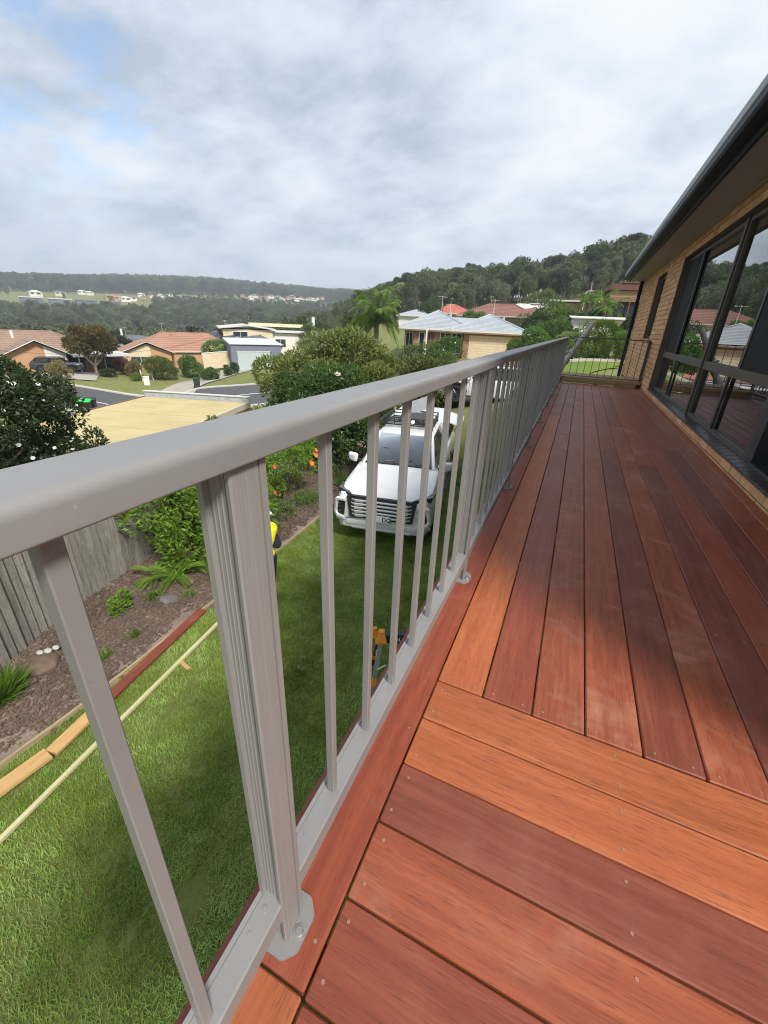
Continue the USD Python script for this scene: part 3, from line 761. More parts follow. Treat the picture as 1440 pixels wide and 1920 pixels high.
for i, y_ in enumerate(ys):
    for q in range(5):
        x_ = fence_x(y_) - .3 + (edge_x(y_) - fence_x(y_) + .28) * q / 4
        mv.append((x_, y_, g1(x_, y_) + 0.024))
for i in range(59):
    for q in range(4):
        a = i * 5 + q; mf.append((a, a + 1, a + 6, a + 5))
mf = np.array(mf)
obj('garden_bed', trimesh.Trimesh(mv, np.vstack([mf[:, [0, 1, 2]], mf[:, [0, 2, 3]]]), process=False), mulch_m, kind='structure')
edge_wood = wood('edging_timber', 'y', [(0.3, (0.26, 0.19, 0.11)), (0.7, (0.45, 0.36, 0.23))], (.2, .14, .08), .7)
ed = thing('garden_edging', 'thin weathered timber edging strip between the lawn and the bark garden', 'edging')
ey = np.linspace(-7, 10, 12)
for a, b in zip(ey[:-1], ey[1:]):
    obj('edging_strip', MB().plank((edge_x(a), a + .003, g1(edge_x(a), a) + .04), (edge_x(b), b - .003, g1(edge_x(b), b) + .04), .028, .075), edge_wood, ed)


def instancer(name, protos, pos, quat, scale, idx, label=None, cat=None, parent=None):
    pi = UsdGeom.PointInstancer.Define(stage, numbered(path_of(parent), name))
    rel = []
    for k, (mesh, mat) in enumerate(protos):
        m = usdkit.mesh(stage, f'{pi.GetPath()}/piece_{k}' if k else f'{pi.GetPath()}/piece', mesh, mat)
        rel.append(m.GetPath())
    pi.CreatePrototypesRel().SetTargets(rel)
    pi.CreatePositionsAttr(Vt.Vec3fArray.FromNumpy(np.asarray(pos, np.float32)))
    pi.CreateProtoIndicesAttr(Vt.IntArray.FromNumpy(np.asarray(idx, np.int32)))
    q = np.asarray(quat, np.float32)
    pi.CreateOrientationsAttr(Vt.QuathArray([Gf.Quath(float(a), float(b), float(c), float(d)) for a, b, c, d in q]))
    s = np.asarray(scale, np.float32)
    if s.ndim == 1:
        s = np.repeat(s[:, None], 3, 1)
    pi.CreateScalesAttr(Vt.Vec3fArray.FromNumpy(s))
    return tag(pi.GetPrim(), label, cat, kind='stuff')


def qz(a):
    a = np.asarray(a); return np.stack([np.cos(a / 2), 0 * a, 0 * a, np.sin(a / 2)], 1)


# grass blades
def grass_patch(r, n=430, size=.36):
    base = r.uniform(-size / 2, size / 2, (n, 2)); h = r.uniform(.014, .046, n); a = r.uniform(0, 2 * np.pi, n); ln = r.uniform(.3, 1.5, n) * h
    w = r.uniform(.0018, .0034, n)
    d = np.stack([np.cos(a), np.sin(a)], 1); s = np.stack([-d[:, 1], d[:, 0]], 1)
    b0 = np.c_[base - s * w[:, None], np.full(n, 0)]; b1 = np.c_[base + s * w[:, None], np.full(n, 0)]
    mid = np.c_[base + d * (ln * .4)[:, None], h * .7]; m0 = mid - np.c_[s * w[:, None] * .8, np.zeros(n)]; m1 = mid + np.c_[s * w[:, None] * .8, np.zeros(n)]
    tip = np.c_[base + d * ln[:, None], h]
    v = np.stack([b0, b1, m1, m0, tip], 1).reshape(-1, 3); k = np.arange(n)[:, None] * 5
    f = np.vstack([k + [0, 1, 2], k + [0, 2, 3], k + [3, 2, 4]])
    return trimesh.Trimesh(v, f, process=False)


grass_leaf = leaf('grass_blade', [(0.0, (0.091, 0.136, 0.019)), (0.45, (0.155, 0.222, 0.035)), (0.8, (0.248, 0.297, 0.063)), (0.92, (0.329, 0.321, 0.115)), (1.0, (0.461, 0.395, 0.214))], 0.3, 0.5, patch=1.1)
rg = np.random.default_rng(11)
gp_ = []
for y_ in np.arange(-3.2, 11.5, .24):
    for x_ in np.arange(edge_x(y_) + .16, 0.2, .24):
        px_, py_ = x_ + rg.uniform(-.08, .08), y_ + rg.uniform(-.08, .08)
        dry = meshkit.fbm(np.array([[px_ * .8, py_ * .8, 0.3]]), 3, 5)[0]
        bare = min(math.hypot((px_ + 2.8) / .35, (py_ - .95) / .18), math.hypot((px_ + 1.6) / .3, (py_ - .15) / .2))
        if bare < 1 and rg.random() < .5:
            continue
        if rg.random() < 2:
            gp_.append((px_, py_, g1(px_, py_) + .018, .75 + .6 * dry))
gp_ = np.array(gp_)
# long pale thatch lying in the lawn
instancer('lawn_grass', [(grass_patch(rg), grass_leaf), (grass_patch(rg, 380), grass_leaf), (grass_patch(rg, 470), grass_leaf)], gp_[:, :3], qz(rg.uniform(0, 6.28, len(gp_))), np.c_[np.ones(len(gp_)), np.ones(len(gp_)), gp_[:, 3]], rg.integers(0, 3, len(gp_)),
          'green mown lawn grass between the bark garden and the deck', 'grass')
# bark chips
def chip(r):
    l, w, t = r.uniform(.012, .034), r.uniform(.005, .013), r.uniform(.002, .006)
    return trimesh.convex.convex_hull(np.array([(sx * l * r.uniform(.7, 1), sy * w * r.uniform(.6, 1), sz * t) for sx in (-1, 1) for sy in (-1, 1) for sz in (-1, 1)]))


def chip_patch(r, n=150, size=.36):
    m = MB()
    for _ in range(n):
        c = chip(r); T = trimesh.transformations.euler_matrix(r.normal(0, .35), r.normal(0, .35), r.uniform(0, 6.28)); T[:3, 3] = (*r.uniform(-size / 2, size / 2, 2), r.uniform(.002, .02))
        c.apply_transform(T); m.tm(c)
    return m.out()


bark = leaf('bark_chip', [(0.0, (0.050, 0.036, 0.028)), (0.3, (0.135, 0.104, 0.084)), (0.6, (0.235, 0.192, 0.162)), (1.0, (0.36, 0.31, 0.275))], 0.0, 0.8)
cpos = []
for y_ in np.arange(-2.2, 11.0, .26):
    for x_ in np.arange(fence_x(y_) + .1, edge_x(y_) - .15, .26):
        cpos.append((x_ + rg.uniform(-.06, .06), y_ + rg.uniform(-.06, .06), g1(x_, y_) + .026))
cpos = np.array(cpos)
instancer('bark_mulch', [(chip_patch(rg), bark), (chip_patch(rg), bark)], cpos, qz(rg.uniform(0, 6.28, len(cpos))), np.ones(len(cpos)), rg.integers(0, 2, len(cpos)), 'pink brown bark chips covering the garden bed by the paling fence', 'mulch')

# paling fence
pal = [wood(f'grey_paling_{i}', 'z', st, (0.041, 0.037, 0.033), .85, .3, (0.246, 0.230, 0.205), pores=.9) for i, st in enumerate(([(0.3, (0.123, 0.111, 0.094)), (0.7, (0.271, 0.250, 0.226))], [(0.3, (0.090, 0.082, 0.070)), (0.7, (0.213, 0.193, 0.172))]))]
fence = thing('paling_fence', 'weathered grey paling fence along the bark garden', 'fence')
y_ = -6.0
while y_ < 11.5:
    x_ = fence_x(y_) - .04 + rg.normal(0, .006); z0 = g1(x_, y_); w_ = .098; tl = rg.normal(0, .008); h_ = 1.75 + rg.normal(0, .012)
    v = []
    for (zz_, dx_) in ((z0 - .02, 0), (z0 + h_, tl)):
        for (dx2, dy2) in ((-.008, 0), (.008, 0), (.008, w_), (-.008, w_)):
            v.append((x_ + dx_ + dx2, y_ + dy2 + dx_, zz_))
    obj('paling', MB().add(v, [(0, 3, 2, 1), (4, 5, 6, 7), (0, 1, 5, 4), (1, 2, 6, 5), (2, 3, 7, 6), (3, 0, 4, 7)]), pal[int(rg.random() < .4)], fence)
    y_ += w_ + (.004 if rg.random() < .85 else .014)
for zk in (.35, 1.35):
    for a, b in zip(np.arange(-6, 11.4, 2.4), np.arange(-3.6, 13.8, 2.4)):
        obj('fence_rail', MB().plank((fence_x(a) - .17, a, g1(fence_x(a), a) + zk), (fence_x(b) - .17, b, g1(fence_x(b), b) + zk), .04, .08), pal[1], fence)

# timber lying on the lawn
pinel = wood('new_pine_board', 'y', [(0.25, (0.42, 0.24, 0.09)), (0.5, (0.55, 0.34, 0.14)), (0.75, (0.62, 0.42, 0.20))], (.25, .12, .05), .6, pores=.4)
stick_m = wood('pale_batten_wood', 'y', [(0.3, (0.46, 0.42, 0.22)), (0.7, (0.62, 0.57, 0.34))], (.3, .25, .12), .6, pores=.3)
Zl = YARD + .055


def lying(name, a, b, w, t, mat, label, cat, group=None):
    m = obj(name, MB().plank((*a, Zl + t / 2), (*b, Zl + t / 2), w, t), mat)
    tag(m, label, cat, group)


lying('pine_board', (-3.82, -1.35), (-3.70, .19), .155, .03, pinel, 'yellow pine board lying on the lawn edge, cut by the left picture edge', 'board')
lying('pine_board', (-3.685, .205), (-3.80, .80), .135, .03, pinel, 'short yellow pine board end to end with the dark red board on the grass', 'board')
lying('hardwood_board', (-3.80, .815), (-4.06, 2.36), .125, .03, W['bry'], 'dark red oiled hardwood board lying on the grass beside the garden edging', 'board')
lying('timber_batten', (-3.05, -1.9), (-3.78, 3.1), .042, .03, stick_m, 'long thin pale green batten lying across the lawn', 'batten')
lying('timber_offcut', (-3.56, 1.545), (-3.36, 1.50), .045, .02, pinel, 'small orange timber offcut beside the long pale batten', 'offcut')
ball = trimesh.creation.icosphere(3, .034); ball.apply_translation(PZ(600, 1473, YARD + .07))
tag(obj('tennis_ball', ball, plain('ball_felt', (.55, .75, .03), .9, bump=.3, bscale=300), smooth=True), 'yellow green tennis ball on the lawn beside the deck', 'ball')

# ------------------------------------------------------------------ foliage
def unit(v):
    return v / np.maximum(np.linalg.norm(v, axis=-1, keepdims=True), 1e-9)


def leaves(c, d, l, w, r, fold=0.15):
    """Diamond leaves at points c pointing along d."""
    n = len(c); d = unit(d); s = unit(np.cross(d, r.normal(size=(n, 3)))); u = np.cross(s, d)
    l, w = np.broadcast_to(l, n)[:, None], np.broadcast_to(w, n)[:, None]
    m = c + d * l * .45
    v = np.stack([c, m + s * w * .5 + u * l * fold, c + d * l, m - s * w * .5 + u * l * fold], 1).reshape(-1, 3)
    k = np.arange(n)[:, None] * 4
    return v, np.vstack([k + [0, 1, 2], k + [0, 2, 3]])


def lump_points(r, n, radii, nl, rl=(.25, .45), flat=1.0, fill=.25):
    """Points on the outside of a crown of lumps, and their outward directions."""
    radii = np.array(radii, float)
    cs = unit(r.normal(size=(nl, 3))) * (r.uniform(0.25, 1, (nl, 1)) ** .5) * (1 - np.mean(rl))
    rr = r.uniform(*rl, nl)
    k = r.integers(0, nl, n)
    d = unit(r.normal(size=(n, 3))); d[:, 2] = np.where((d[:, 2] < -.35) & (r.random(n) < .6), -d[:, 2] * .6, d[:, 2]); d = unit(d)
    p = cs[k] + d * (rr[k] * np.where(r.random(n) < fill, r.uniform(.3, 1, n), r.uniform(.82, 1.08, n)))[:, None] * np.array([1, 1, flat])
    # drop the ones buried in other lumps
    dist = np.min(np.linalg.norm((p[:, None] - cs[None]) / np.array([1, 1, flat]), axis=2) / rr[None], axis=1)
    keep = dist > .62
    return (p * radii)[keep], unit(d / radii)[keep], cs * radii


def crown(r, n, radii, nl=14, l=.08, w=.035, rl=(.25, .45), flat=1.0, droop=0.0, up=.25, spread=.7):
    p, d, cs = lump_points(r, n, radii, nl, rl, flat)
    dd = unit(d + r.normal(size=d.shape) * spread + np.array([0, 0, up - droop]))
    return leaves(p, dd, r.uniform(.7, 1.3, len(p)) * l, r.uniform(.7, 1.3, len(p)) * w, r), cs


def limbs(m, base, cs, r, r0, frac=.45, n=5):
    """Trunk from the base and limbs to some lump centres."""
    base = np.array(base, float); top = np.mean(cs, 0); fork = base + (top - base) * frac
    m.path([base, base + (fork - base) * .5 + r.normal(size=3) * .03 * np.linalg.norm(fork - base), fork], [r0, r0 * .85, r0 * .72], 7)
    for c in cs[r.permutation(len(cs))[:n]]:
        k = fork + (c - fork) * .5 + r.normal(size=3) * .06 * np.linalg.norm(c - fork)
        m.path([fork, k, c], [r0 * .55, r0 * .35, r0 * .12], 5)
    return m


bark_g = plain('grey_bark', (0.16, 0.13, 0.105), .9, var=.3, scale=6)
bark_w = plain('pale_gum_bark', (0.42, 0.37, 0.31), .8, var=.25, scale=2)
stem_m = plain('green_stem', (0.10, 0.09, 0.04), .8)
L_hib = leaf('hibiscus_leaf', [(0.0, (0.027, 0.052, 0.013)), (0.5, (0.066, 0.120, 0.023)), (0.85, (0.124, 0.190, 0.037)), (1.0, (0.220, 0.278, 0.073))], .3, .35)
L_bright = leaf('bright_shrub_leaf', [(0.0, (0.060, 0.102, 0.013)), (0.5, (0.137, 0.213, 0.026)), (1.0, (0.265, 0.333, 0.060))], .35, .38)
L_dark = leaf('dark_tree_leaf', [(0.0, (0.020, 0.034, 0.012)), (0.5, (0.048, 0.076, 0.023)), (0.85, (0.092, 0.125, 0.040)), (1.0, (0.15, 0.18, 0.07))], .28, .4)
L_olive = leaf('olive_bush_leaf', [(0.0, (0.063, 0.073, 0.022)), (0.5, (0.133, 0.148, 0.044)), (0.85, (0.215, 0.226, 0.073)), (1.0, (0.317, 0.317, 0.127))], .3, .5)
L_fern = leaf('fern_leaf', [(0.0, (0.07, 0.12, 0.018)), (1.0, (0.24, 0.28, 0.045))], .35, .5)
L_grey = leaf('ground_cover_leaf', [(0.0, (0.06, 0.09, 0.025)), (0.6, (0.13, 0.17, 0.045)), (1.0, (0.26, 0.28, 0.12))], .3, .6)
fl_red = plain('red_petal', (.62, .07, .035), .6, var=.2)
fl_orange = plain('orange_petal', (.75, .16, .02), .6)
fl_pink = plain('pink_petal', (.75, .50, .52), .6)
fl_white = plain('white_petal', (.78, .78, .72), .6)


def flower(m, c, d, R, r, n=6):
    d = unit(np.array(d, float)); u = unit(np.cross(d, [.3, .2, 1])); w = np.cross(d, u)
    for k in range(n):
        a = 2 * math.pi * k / n + r.uniform(0, .3); e = u * math.cos(a) + w * math.sin(a); t = np.cross(d, e)
        m.add([c, c + e * R * .6 + t * R * .38 + d * R * .2, c + e * R + d * R * .35, c + e * R * .6 - t * R * .38 + d * R * .2], [(0, 1, 2, 3)])
    return m


def shrub(name, label, cat, loc, radii, n, mat, l, w, seed, nl=14, r0=.03, fl=None, group=None, up=.25, stems=8, rl=(.25, .45), spread=.7, zc=None, flat=1.0, droop=0.0):
    r = np.random.default_rng(seed)
    t = thing(name, label, cat, loc, group=group)
    (v, f), cs = crown(r, n, radii, nl, l, w, rl, flat, droop, up, spread)
    zc = radii[2] * .82 if zc is None else zc
    v[:, 2] += zc; cs = cs + [0, 0, zc]
    ok = np.repeat(v[::4, 2] > .02, 4); v2 = v[ok]; n4 = len(v2) // 4; k = np.arange(n4)[:, None] * 4
    obj('foliage', (v2, np.vstack([k + [0, 1, 2], k + [0, 2, 3]])), mat, t)
    m = MB()
    for c in cs[r.permutation(len(cs))[:stems]]:
        b = np.array([r.normal(0, .06) * radii[0], r.normal(0, .06) * radii[1], -.05]); k = b + (c - b) * .5 + r.normal(size=3) * .08
        m.path([b, k, c], [r0, r0 * .7, r0 * .25], 5)
    obj('stem', m, stem_m, t)
    if fl:
        fm, nf, R, where = fl
        pts = v2[::4]
        for _ in range(nf):
            q = pts[r.integers(len(pts))] if where is None else pts[np.argmin(np.linalg.norm(pts - (np.array(where(r))), axis=1))]
            o = unit(q - [0, 0, zc]); mm = MB(); flower(mm, q + o * .04, o + [0.4, -.5, .5], R * r.uniform(.8, 1.2), r)
            obj('flower', mm, fm, t)
    return t


# bright green hibiscus against the fence
shrub('hibiscus_shrub', 'bright green leafy shrub with red flowers leaning on the paling fence behind the ferns', 'shrub', (-5.45, 3.85, YARD), (1.30, 1.65, 1.30), 15000, L_bright, .095, .042, 21, 30, .02, (fl_red, 9, .05, lambda r: np.array([.9, r.uniform(-.3, .9), r.uniform(.9, 1.9)])), up=.35, rl=(.2, .34))
shrub('orange_flower_shrub', 'yellow green shrub with orange flowers behind the person in the hi-vis shirt', 'shrub', (-5.6, 6.2, YARD), (.85, 1.1, 1.0), 8500, L_bright, .065, .028, 22, 18, .015, (fl_orange, 6, .075, lambda r: np.array([.7, r.uniform(.3, .8), r.uniform(.9, 1.3)])), up=.4, rl=(.2, .34))
shrub('pink_hibiscus', 'large dark glossy hibiscus with pale pink flowers in front of the parked white ute', 'shrub', (-5.75, 9.2, -2.95), (1.85, 1.7, 1.65), 12000, L_hib, .12, .065, 23, 22, .03, (fl_pink, 22, .085, None), up=.1, rl=(.22, .36))
shrub('pink_hibiscus', 'rounded green hibiscus before the olive bush, its top just over the handrail', 'shrub', (-6.9, 9.5, -3.1), (1.6, 1.5, 1.75), 10000, L_hib, .12, .065, 24, 20, .03, (fl_pink, 12, .085, None), up=.1, rl=(.22, .36))
# big olive bush
shrub('olive_bush', 'huge olive green bush rising above the handrail left of the pale blue roofed house', 'bush', (-9.9, 15.5, -4.3), (3.9, 3.4, 3.0), 34000, L_olive, .19, .085, 25, 34, .09, None, up=.3, stems=12, rl=(.18, .34))
shrub('olive_bush', 'lower olive bush joined to the right side of the huge olive bush', 'bush', (-6.2, 17.4, -3.3), (2.4, 2.2, 1.95), 15000, L_olive, .16, .075, 26, 24, .06, (fl_white, 8, .09, None), up=.3, stems=10, rl=(.2, .34))
# left tree with white flowers
t_ = thing('white_flowered_tree', 'dense dark green tree with small white flowers at the left edge behind the handrail', 'tree', (-12.75, 3.0, -3.95))
r_ = np.random.default_rng(31)
(v_, f_), cs_ = crown(r_, 52000, (2.75, 3.2, 2.3), 44, .13, .06, (.15, .30), up=.05)
v_[:, 2] += 2.3
obj('crown', (v_, f_), L_dark, t_)
obj('trunk', limbs(MB(), (0, 0, -.2), cs_ + [0, 0, 2.3], r_, .13, .4, 12), bark_g, t_)
pts_ = v_[::4]
sel_ = pts_[(pts_[:, 0] > .6) & (pts_[:, 2] > 1.2)]
for q in range(80):
    c_ = sel_[r_.integers(len(sel_))]; mm = MB(); flower(mm, c_ + [.08, -.05, .04], (.8, -.4, .5), r_.uniform(.03, .055), r_)
    obj('flower', mm, fl_white, t_)
# leafy shoots between the garage and the rail
for k, (x_, y_, rr_, h_) in enumerate(((-9.3, 6.2, .6, .9), (-8.0, 6.9, .5, .75), (-7.2, 7.5, .55, .8), (-10.6, 5.3, .6, .8))):
    shrub('roadside_shrub', ('pale green shoots over the corner of the yellow garage roof nearest the rail', 'middle clump of green shoots along the brick side of the yellow garage', 'green shoots beside the end of the garage brick wall', 'dark leafy clump between the white flowered tree and the yellow roof')[k], 'shrub',
          (x_, y_, g1(x_, y_)), (rr_, rr_, 1.0 + .1 * k), 2600, L_olive if k < 3 else L_dark, .11, .05, 40 + k, 9, .02, up=.5)


def frond_plant(name, label, cat, loc, nf, L, mat, seed, leaflets=16, lw=.012, rise=.9, group=None, ll=.13, arch=.8):
    r = np.random.default_rng(seed); t = thing(name, label, cat, loc, group=group)
    for k in range(nf):
        a = 2 * math.pi * k / nf + r.normal(0, .25); h = np.array([math.cos(a), math.sin(a), 0]); LL = L * r.uniform(.75, 1.15)
        s = np.linspace(0, 1, leaflets + 2); e0 = r.uniform(.5, 1.1) * rise
        pts = np.stack([h[0] * s * LL, h[1] * s * LL, LL * (e0 * s - arch * s ** 2)], 1)
        m = MB(); m.path(list(pts[::3]), list(np.linspace(.006, .002, len(pts[::3])) * (L / .6)), 4)
        side = np.array([-h[1], h[0], 0])
        for i in range(2, leaflets + 2):
            tl = ll * LL / .6 * math.sin(math.pi * min(1, (.12 + .88 * (1 - s[i])) )) ** .6 + .01
            tan = unit(pts[i] - pts[i - 1])
            for sg in (-1, 1):
                d = unit(side * sg * .85 + tan * .55 + np.array([0, 0, .12])); w_ = unit(np.cross(d, [0, 0, 1])) * lw * LL / .6
                c = pts[i]; m.add([c - w_ * .4, c + d * tl * .4 - w_, c + d * tl, c + d * tl * .4 + w_], [(0, 1, 2, 3)])
        obj('frond', m, mat, t)
    return t


for k, (x_, y_, L_, sd) in enumerate(((-5.30, 2.62, .40, 51), (-5.05, 2.74, .44, 52), (-5.12, 3.05, .40, 53), (-4.75, 3.2, .38, 54))):
    frond_plant('fern', ('yellow green fern closest to the paling fence under the shrub', 'largest fern spreading over the bark in front of the shrub', 'fern tucked behind the largest one under the shrub', 'small fern at the shrub foot beside the balustrade post')[k], 'fern', (x_, y_, YARD + .05), 11, L_, L_fern, sd, leaflets=20, rise=1.25, arch=.75)


def tuft(name, label, cat, loc, n, L, mat, seed, group=None):
    r = np.random.default_rng(seed); t = thing(name, label, cat, loc, group=group)
    a = r.uniform(0, 6.28, n); e = r.uniform(.4, 1.4, n); c = np.c_[r.normal(0, .03, (n, 2)), np.zeros(n)]
    d = np.c_[np.cos(a) * np.cos(e), np.sin(a) * np.cos(e), np.sin(e)]
    obj('blades', leaves(c, d, r.uniform(.6, 1.2, n) * L, .009, r, .04), mat, t)
    return t


tuft('grass_tuft', 'small green grass tuft in the bark near the middle of the dark red board', 'grass tuft', (-4.45, 1.62, YARD + .03), 60, .13, L_bright, 61)
tuft('grass_tuft', 'green grass tuft in the bark near the lower end of the dark red board', 'grass tuft', (-4.43, 1.2, YARD + .03), 70, .15, L_bright, 62)
tuft('grass_tuft', 'grass tuft beside the dark flat rock in the bark', 'grass tuft', (-4.52, 2.55, YARD + .03), 70, .15, L_grey, 63)
tuft('grass_clump', 'big straggly grass clump at the left edge of the bark garden', 'grass clump', (-4.85, .35, YARD + .03), 700, .36, L_fern, 64)
tuft('grass_clump', 'yellowish grass clump in the bark left of the ute headlight', 'grass clump', (-4.75, 7.6, YARD + .03), 160, .35, L_fern, 65)
tuft('grass_clump', 'thin strap leaf clump under the pink hibiscus', 'grass clump', (-5.0, 7.9, YARD + .03), 120, .4, L_hib, 66)
shrub('small_shrub', 'small rounded leafy plant alone in the bark near the fence', 'shrub', (-5.1, 1.85, YARD + .02), (.2, .24, .2), 700, L_bright, .045, .028, 67, 7, .006, up=.5)
shrub('small_shrub', 'low seedling of round leaves beside the flat rock', 'shrub', (-4.95, 2.2, YARD + .02), (.12, .14, .1), 200, L_bright, .04, .028, 68, 5, .006, up=.5)
for k, (x_, y_, a_, b_, n_) in enumerate(((-5.15, 5.2, .5, .8, 2600), (-4.75, 4.5, .38, .55, 1500), (-5.0, 6.3, .45, .6, 1500))):
    shrub('ground_cover', ('sprawling yellow green ground cover below the orange flowers', 'ground cover patch just left of the garden edging near the person', 'thin grey green ground cover on the bark towards the ute')[k], 'ground cover', (x_, y_, YARD + .02), (a_, b_, .14), n_, L_grey, .05, .024, 70 + k, 10, .005, up=.6)
# rocks and stones in the bark
rock_m = plain('dark_rock', (0.13, 0.12, 0.115), .8, var=.4, scale=9, bump=.6, bscale=40)
rockb_m = plain('brown_rock', (0.12, 0.085, 0.06), .85, var=.35, scale=9, bump=.6, bscale=40)
for (x_, y_, s_, m_, lb) in ((-4.75, 2.36, (.17, .13, .05), rock_m, 'dark flat rock set in the bark beside the seedling'), (-4.98, .80, (.20, .20, .10), rockb_m, 'brown boulder topped with white stones near the fence')):
    k = trimesh.creation.icosphere(3, 1.0); v = k.vertices * (1 + .35 * (meshkit.fbm(k.vertices * 1.6 + 5, 3, 4)[:, None] - .5)); k.vertices = v * s_ + [x_, y_, YARD + s_[2] * .4]
    tag(obj('rock', k, rock_m if m_ is rock_m else rockb_m, smooth=40), lb, 'rock')
pebble_m = plain('pale_pebble', (.42, .41, .38), .8, var=.15)
for k_, (x_, y_, s_) in enumerate(((-5.05, .93, .045), (-5.02, 1.0, .04), (-5.1, .87, .04), (-4.92, .72, .035))):
    k = trimesh.creation.icosphere(2, s_); k.vertices = k.vertices * [1.2, .8, .5] + [x_, y_, YARD + .125 - .02 * (k_ == 3)]
    tag(obj('white_stone', k, pebble_m, smooth=True), ('second white pebble from the fence on the brown boulder', 'white pebble farthest up the boulder', 'white pebble nearest the fence on the brown boulder', 'lone white pebble lower down on the brown boulder')[k_], 'stone')

# ------------------------------------------------------------------ yellow roofed garage next door
gu = unit(np.array([.947, .322])); gw = unit(np.array([.322, -.947]))
gA = np.array([-19.9, 13.4])
GL, GWd = 9.5, 5.45
rz_g = math.atan2(gu[1], gu[0])
gar = thing('yellow_garage', 'flat roofed brick garage with a pale yellow roof below the handrail', 'garage', (gA[0], gA[1], -5.6), rz_g)
yel_m = usdkit.material(stage, '/World/Looks/yellow_membrane', {
    'g': ('texture_coordinate', {}), 'n': ('noise_texture', {'scale': .7, 'detail': 6}), 'mp': ('mapping', {'scale': (.25, 5, 1)}), 'n2': ('noise_texture', {'scale': 1.2, 'detail': 5}),
    'mx': ('mix', {'fac': .5}), 'r': ('rgb_ramp', {'ramp': [(.3, (.40, .32, .15)), (.5, (.49, .40, .20)), (.7, (.54, .45, .24))]}), 'p': ('principled_bsdf', {'roughness': .75})},
    [('g.object', 'n.vector'), ('g.object', 'mp.vector'), ('mp.vector', 'n2.vector'), ('n.fac', 'mx.color1'), ('n2.fac', 'mx.color2'), ('mx.color', 'r.fac'), ('r.color', 'p.base_color')], surface='p.BSDF')
RZ = 2.55
red_brick = usdkit.material(stage, '/World/Looks/red_brickwork', {
    'g': ('texture_coordinate', {}), 'mp': ('mapping', {'rotation': (math.pi / 2, 0, 0)}), 's': ('separate_xyz', {}), 'a': ('math', {'math_type': 'add'}), 'c': ('combine_xyz', {}),
    'bt': ('brick_texture', {'color1': (.30, .13, .075), 'color2': (.22, .09, .055), 'mortar': (.30, .27, .22), 'scale': 4.2, 'mortar_size': .018, 'brick_width': .96, 'row_height': .34}), 'p': ('principled_bsdf', {'roughness': .85})},
    [('g.object', 's.vector'), ('s.x', 'a.value1'), ('s.y', 'a.value2'), ('a.value', 'c.x'), ('s.z', 'c.y'), ('c.vector', 'bt.vector'), ('bt.color', 'p.base_color')], surface='p.BSDF')
obj('wall', MB().box(0.12, GWd - .12, -GL + .1, -.1, -.2, RZ - .16), red_brick, gar)
for q in range(8):      # roof sheets with shallow lapped joins
    a_, b_ = -GL + GL / 8 * q, -GL + GL / 8 * (q + 1)
    obj('roof_sheet', MB().box(0.0, GWd, a_ + .006, b_ - .006, RZ - .15, RZ - .012 + .006 * (q % 2)), yel_m, gar)
flash_m = plain('blue_grey_flashing', (.34, .37, .40), .5, var=.25, scale=4)
obj('parapet', MB().box(-.05, GWd + .05, .005, .16, RZ - .35, RZ + .26), flash_m, gar)
obj('parapet_cap', MB().box(-.08, GWd + .08, -.04, .2, RZ + .265, RZ + .30), plain('cap_metal', (.55, .57, .58), .45), gar)
obj('side_flashing', MB().box(-.07, -.004, -GL, 0, RZ - .22, RZ + .035), plain('brown_flashing', (.16, .11, .08), .6), gar)
obj('side_capping', MB().box(GWd + .004, GWd + .13, -GL, 0, RZ - .20, RZ + .06), plain('pale_capping', (.50, .46, .38), .6), gar)
obj('side_wall', MB().box(GWd - .119, GWd + .10, -GL, -.02, -.2, RZ - .205), red_brick, gar)

# ------------------------------------------------------------------ trestle
trestle = thing('folding_trestle', 'black and orange folding trestle standing on the lawn beside the deck', 'trestle', (-1.205, 2.33, YARD + .02), math.radians(26))
blk = plain('black_plastic', (.02, .02, .022), .5, var=.2)
orn = plain('orange_plastic', (.75, .28, .015), .45, var=.12)
alu = plain('grey_steel_leg', (.24, .29, .30), .35, .3)
obj('beam', MB().bbox(.02, .62, -.045, .045, .685, .80, .01), blk, trestle)
txt = meshkit.text_mesh('TOUGHBUILT', .052, .002, True)
bw_ = txt.bounds[1][0] - txt.bounds[0][0]
txt.apply_scale([.46 / bw_, 1, 1]); txt.apply_transform(trimesh.transformations.rotation_matrix(math.pi / 2, [1, 0, 0])); txt.apply_translation([.09, -.0452, .712])
obj('lettering', txt, plain('white_print', (.7, .7, .7), .6), trestle)
hx_ = m3.Manifold.batch_hull([m3.Manifold.cube((.13, .15, .02)).translate((-.07, -.075, .70)), m3.Manifold.cube((.06, .06, .13)).translate((-.03, -.03, .70))])
obj('end_bracket', MB().man(hx_).bbox(-.10, -.055, -.02, .02, .74, .875, .006), orn, trestle)
for sx, sy in ((-.01, -1), (-.01, 1), (.56, -1), (.56, 1)):
    ex = -.10 if sx < 0 else .10
    lg = obj('leg', MB().plank((sx, sy * .045, .70), (sx + ex, sy * .27, .01), .045, .03, (0, 1, .2)), alu if sy < 0 else blk, trestle)
    obj('leg_sleeve', MB().plank((sx + ex * .57, sy * (.045 + .225 * .57), .306), (sx + ex * .70, sy * (.045 + .225 * .70), .217), .052, .037, (0, 1, .2)), orn, lg)
    obj('foot', MB().bbox(sx + ex - .04, sx + ex + .04, sy * .27 - .03, sy * .27 + .03, 0, .03, .006), orn, lg)
obj('brace', MB().bar((-.05, -.13, .45), (-.05, .13, .45), .009, 6).bar((-.07, -.17, .30), (-.03, .02, .62), .007, 6), orn, trestle)
obj('hand_crank', MB().bar((-.04, -.16, .42), (.05, -.19, .52), .006, 6), fl_white, trestle)

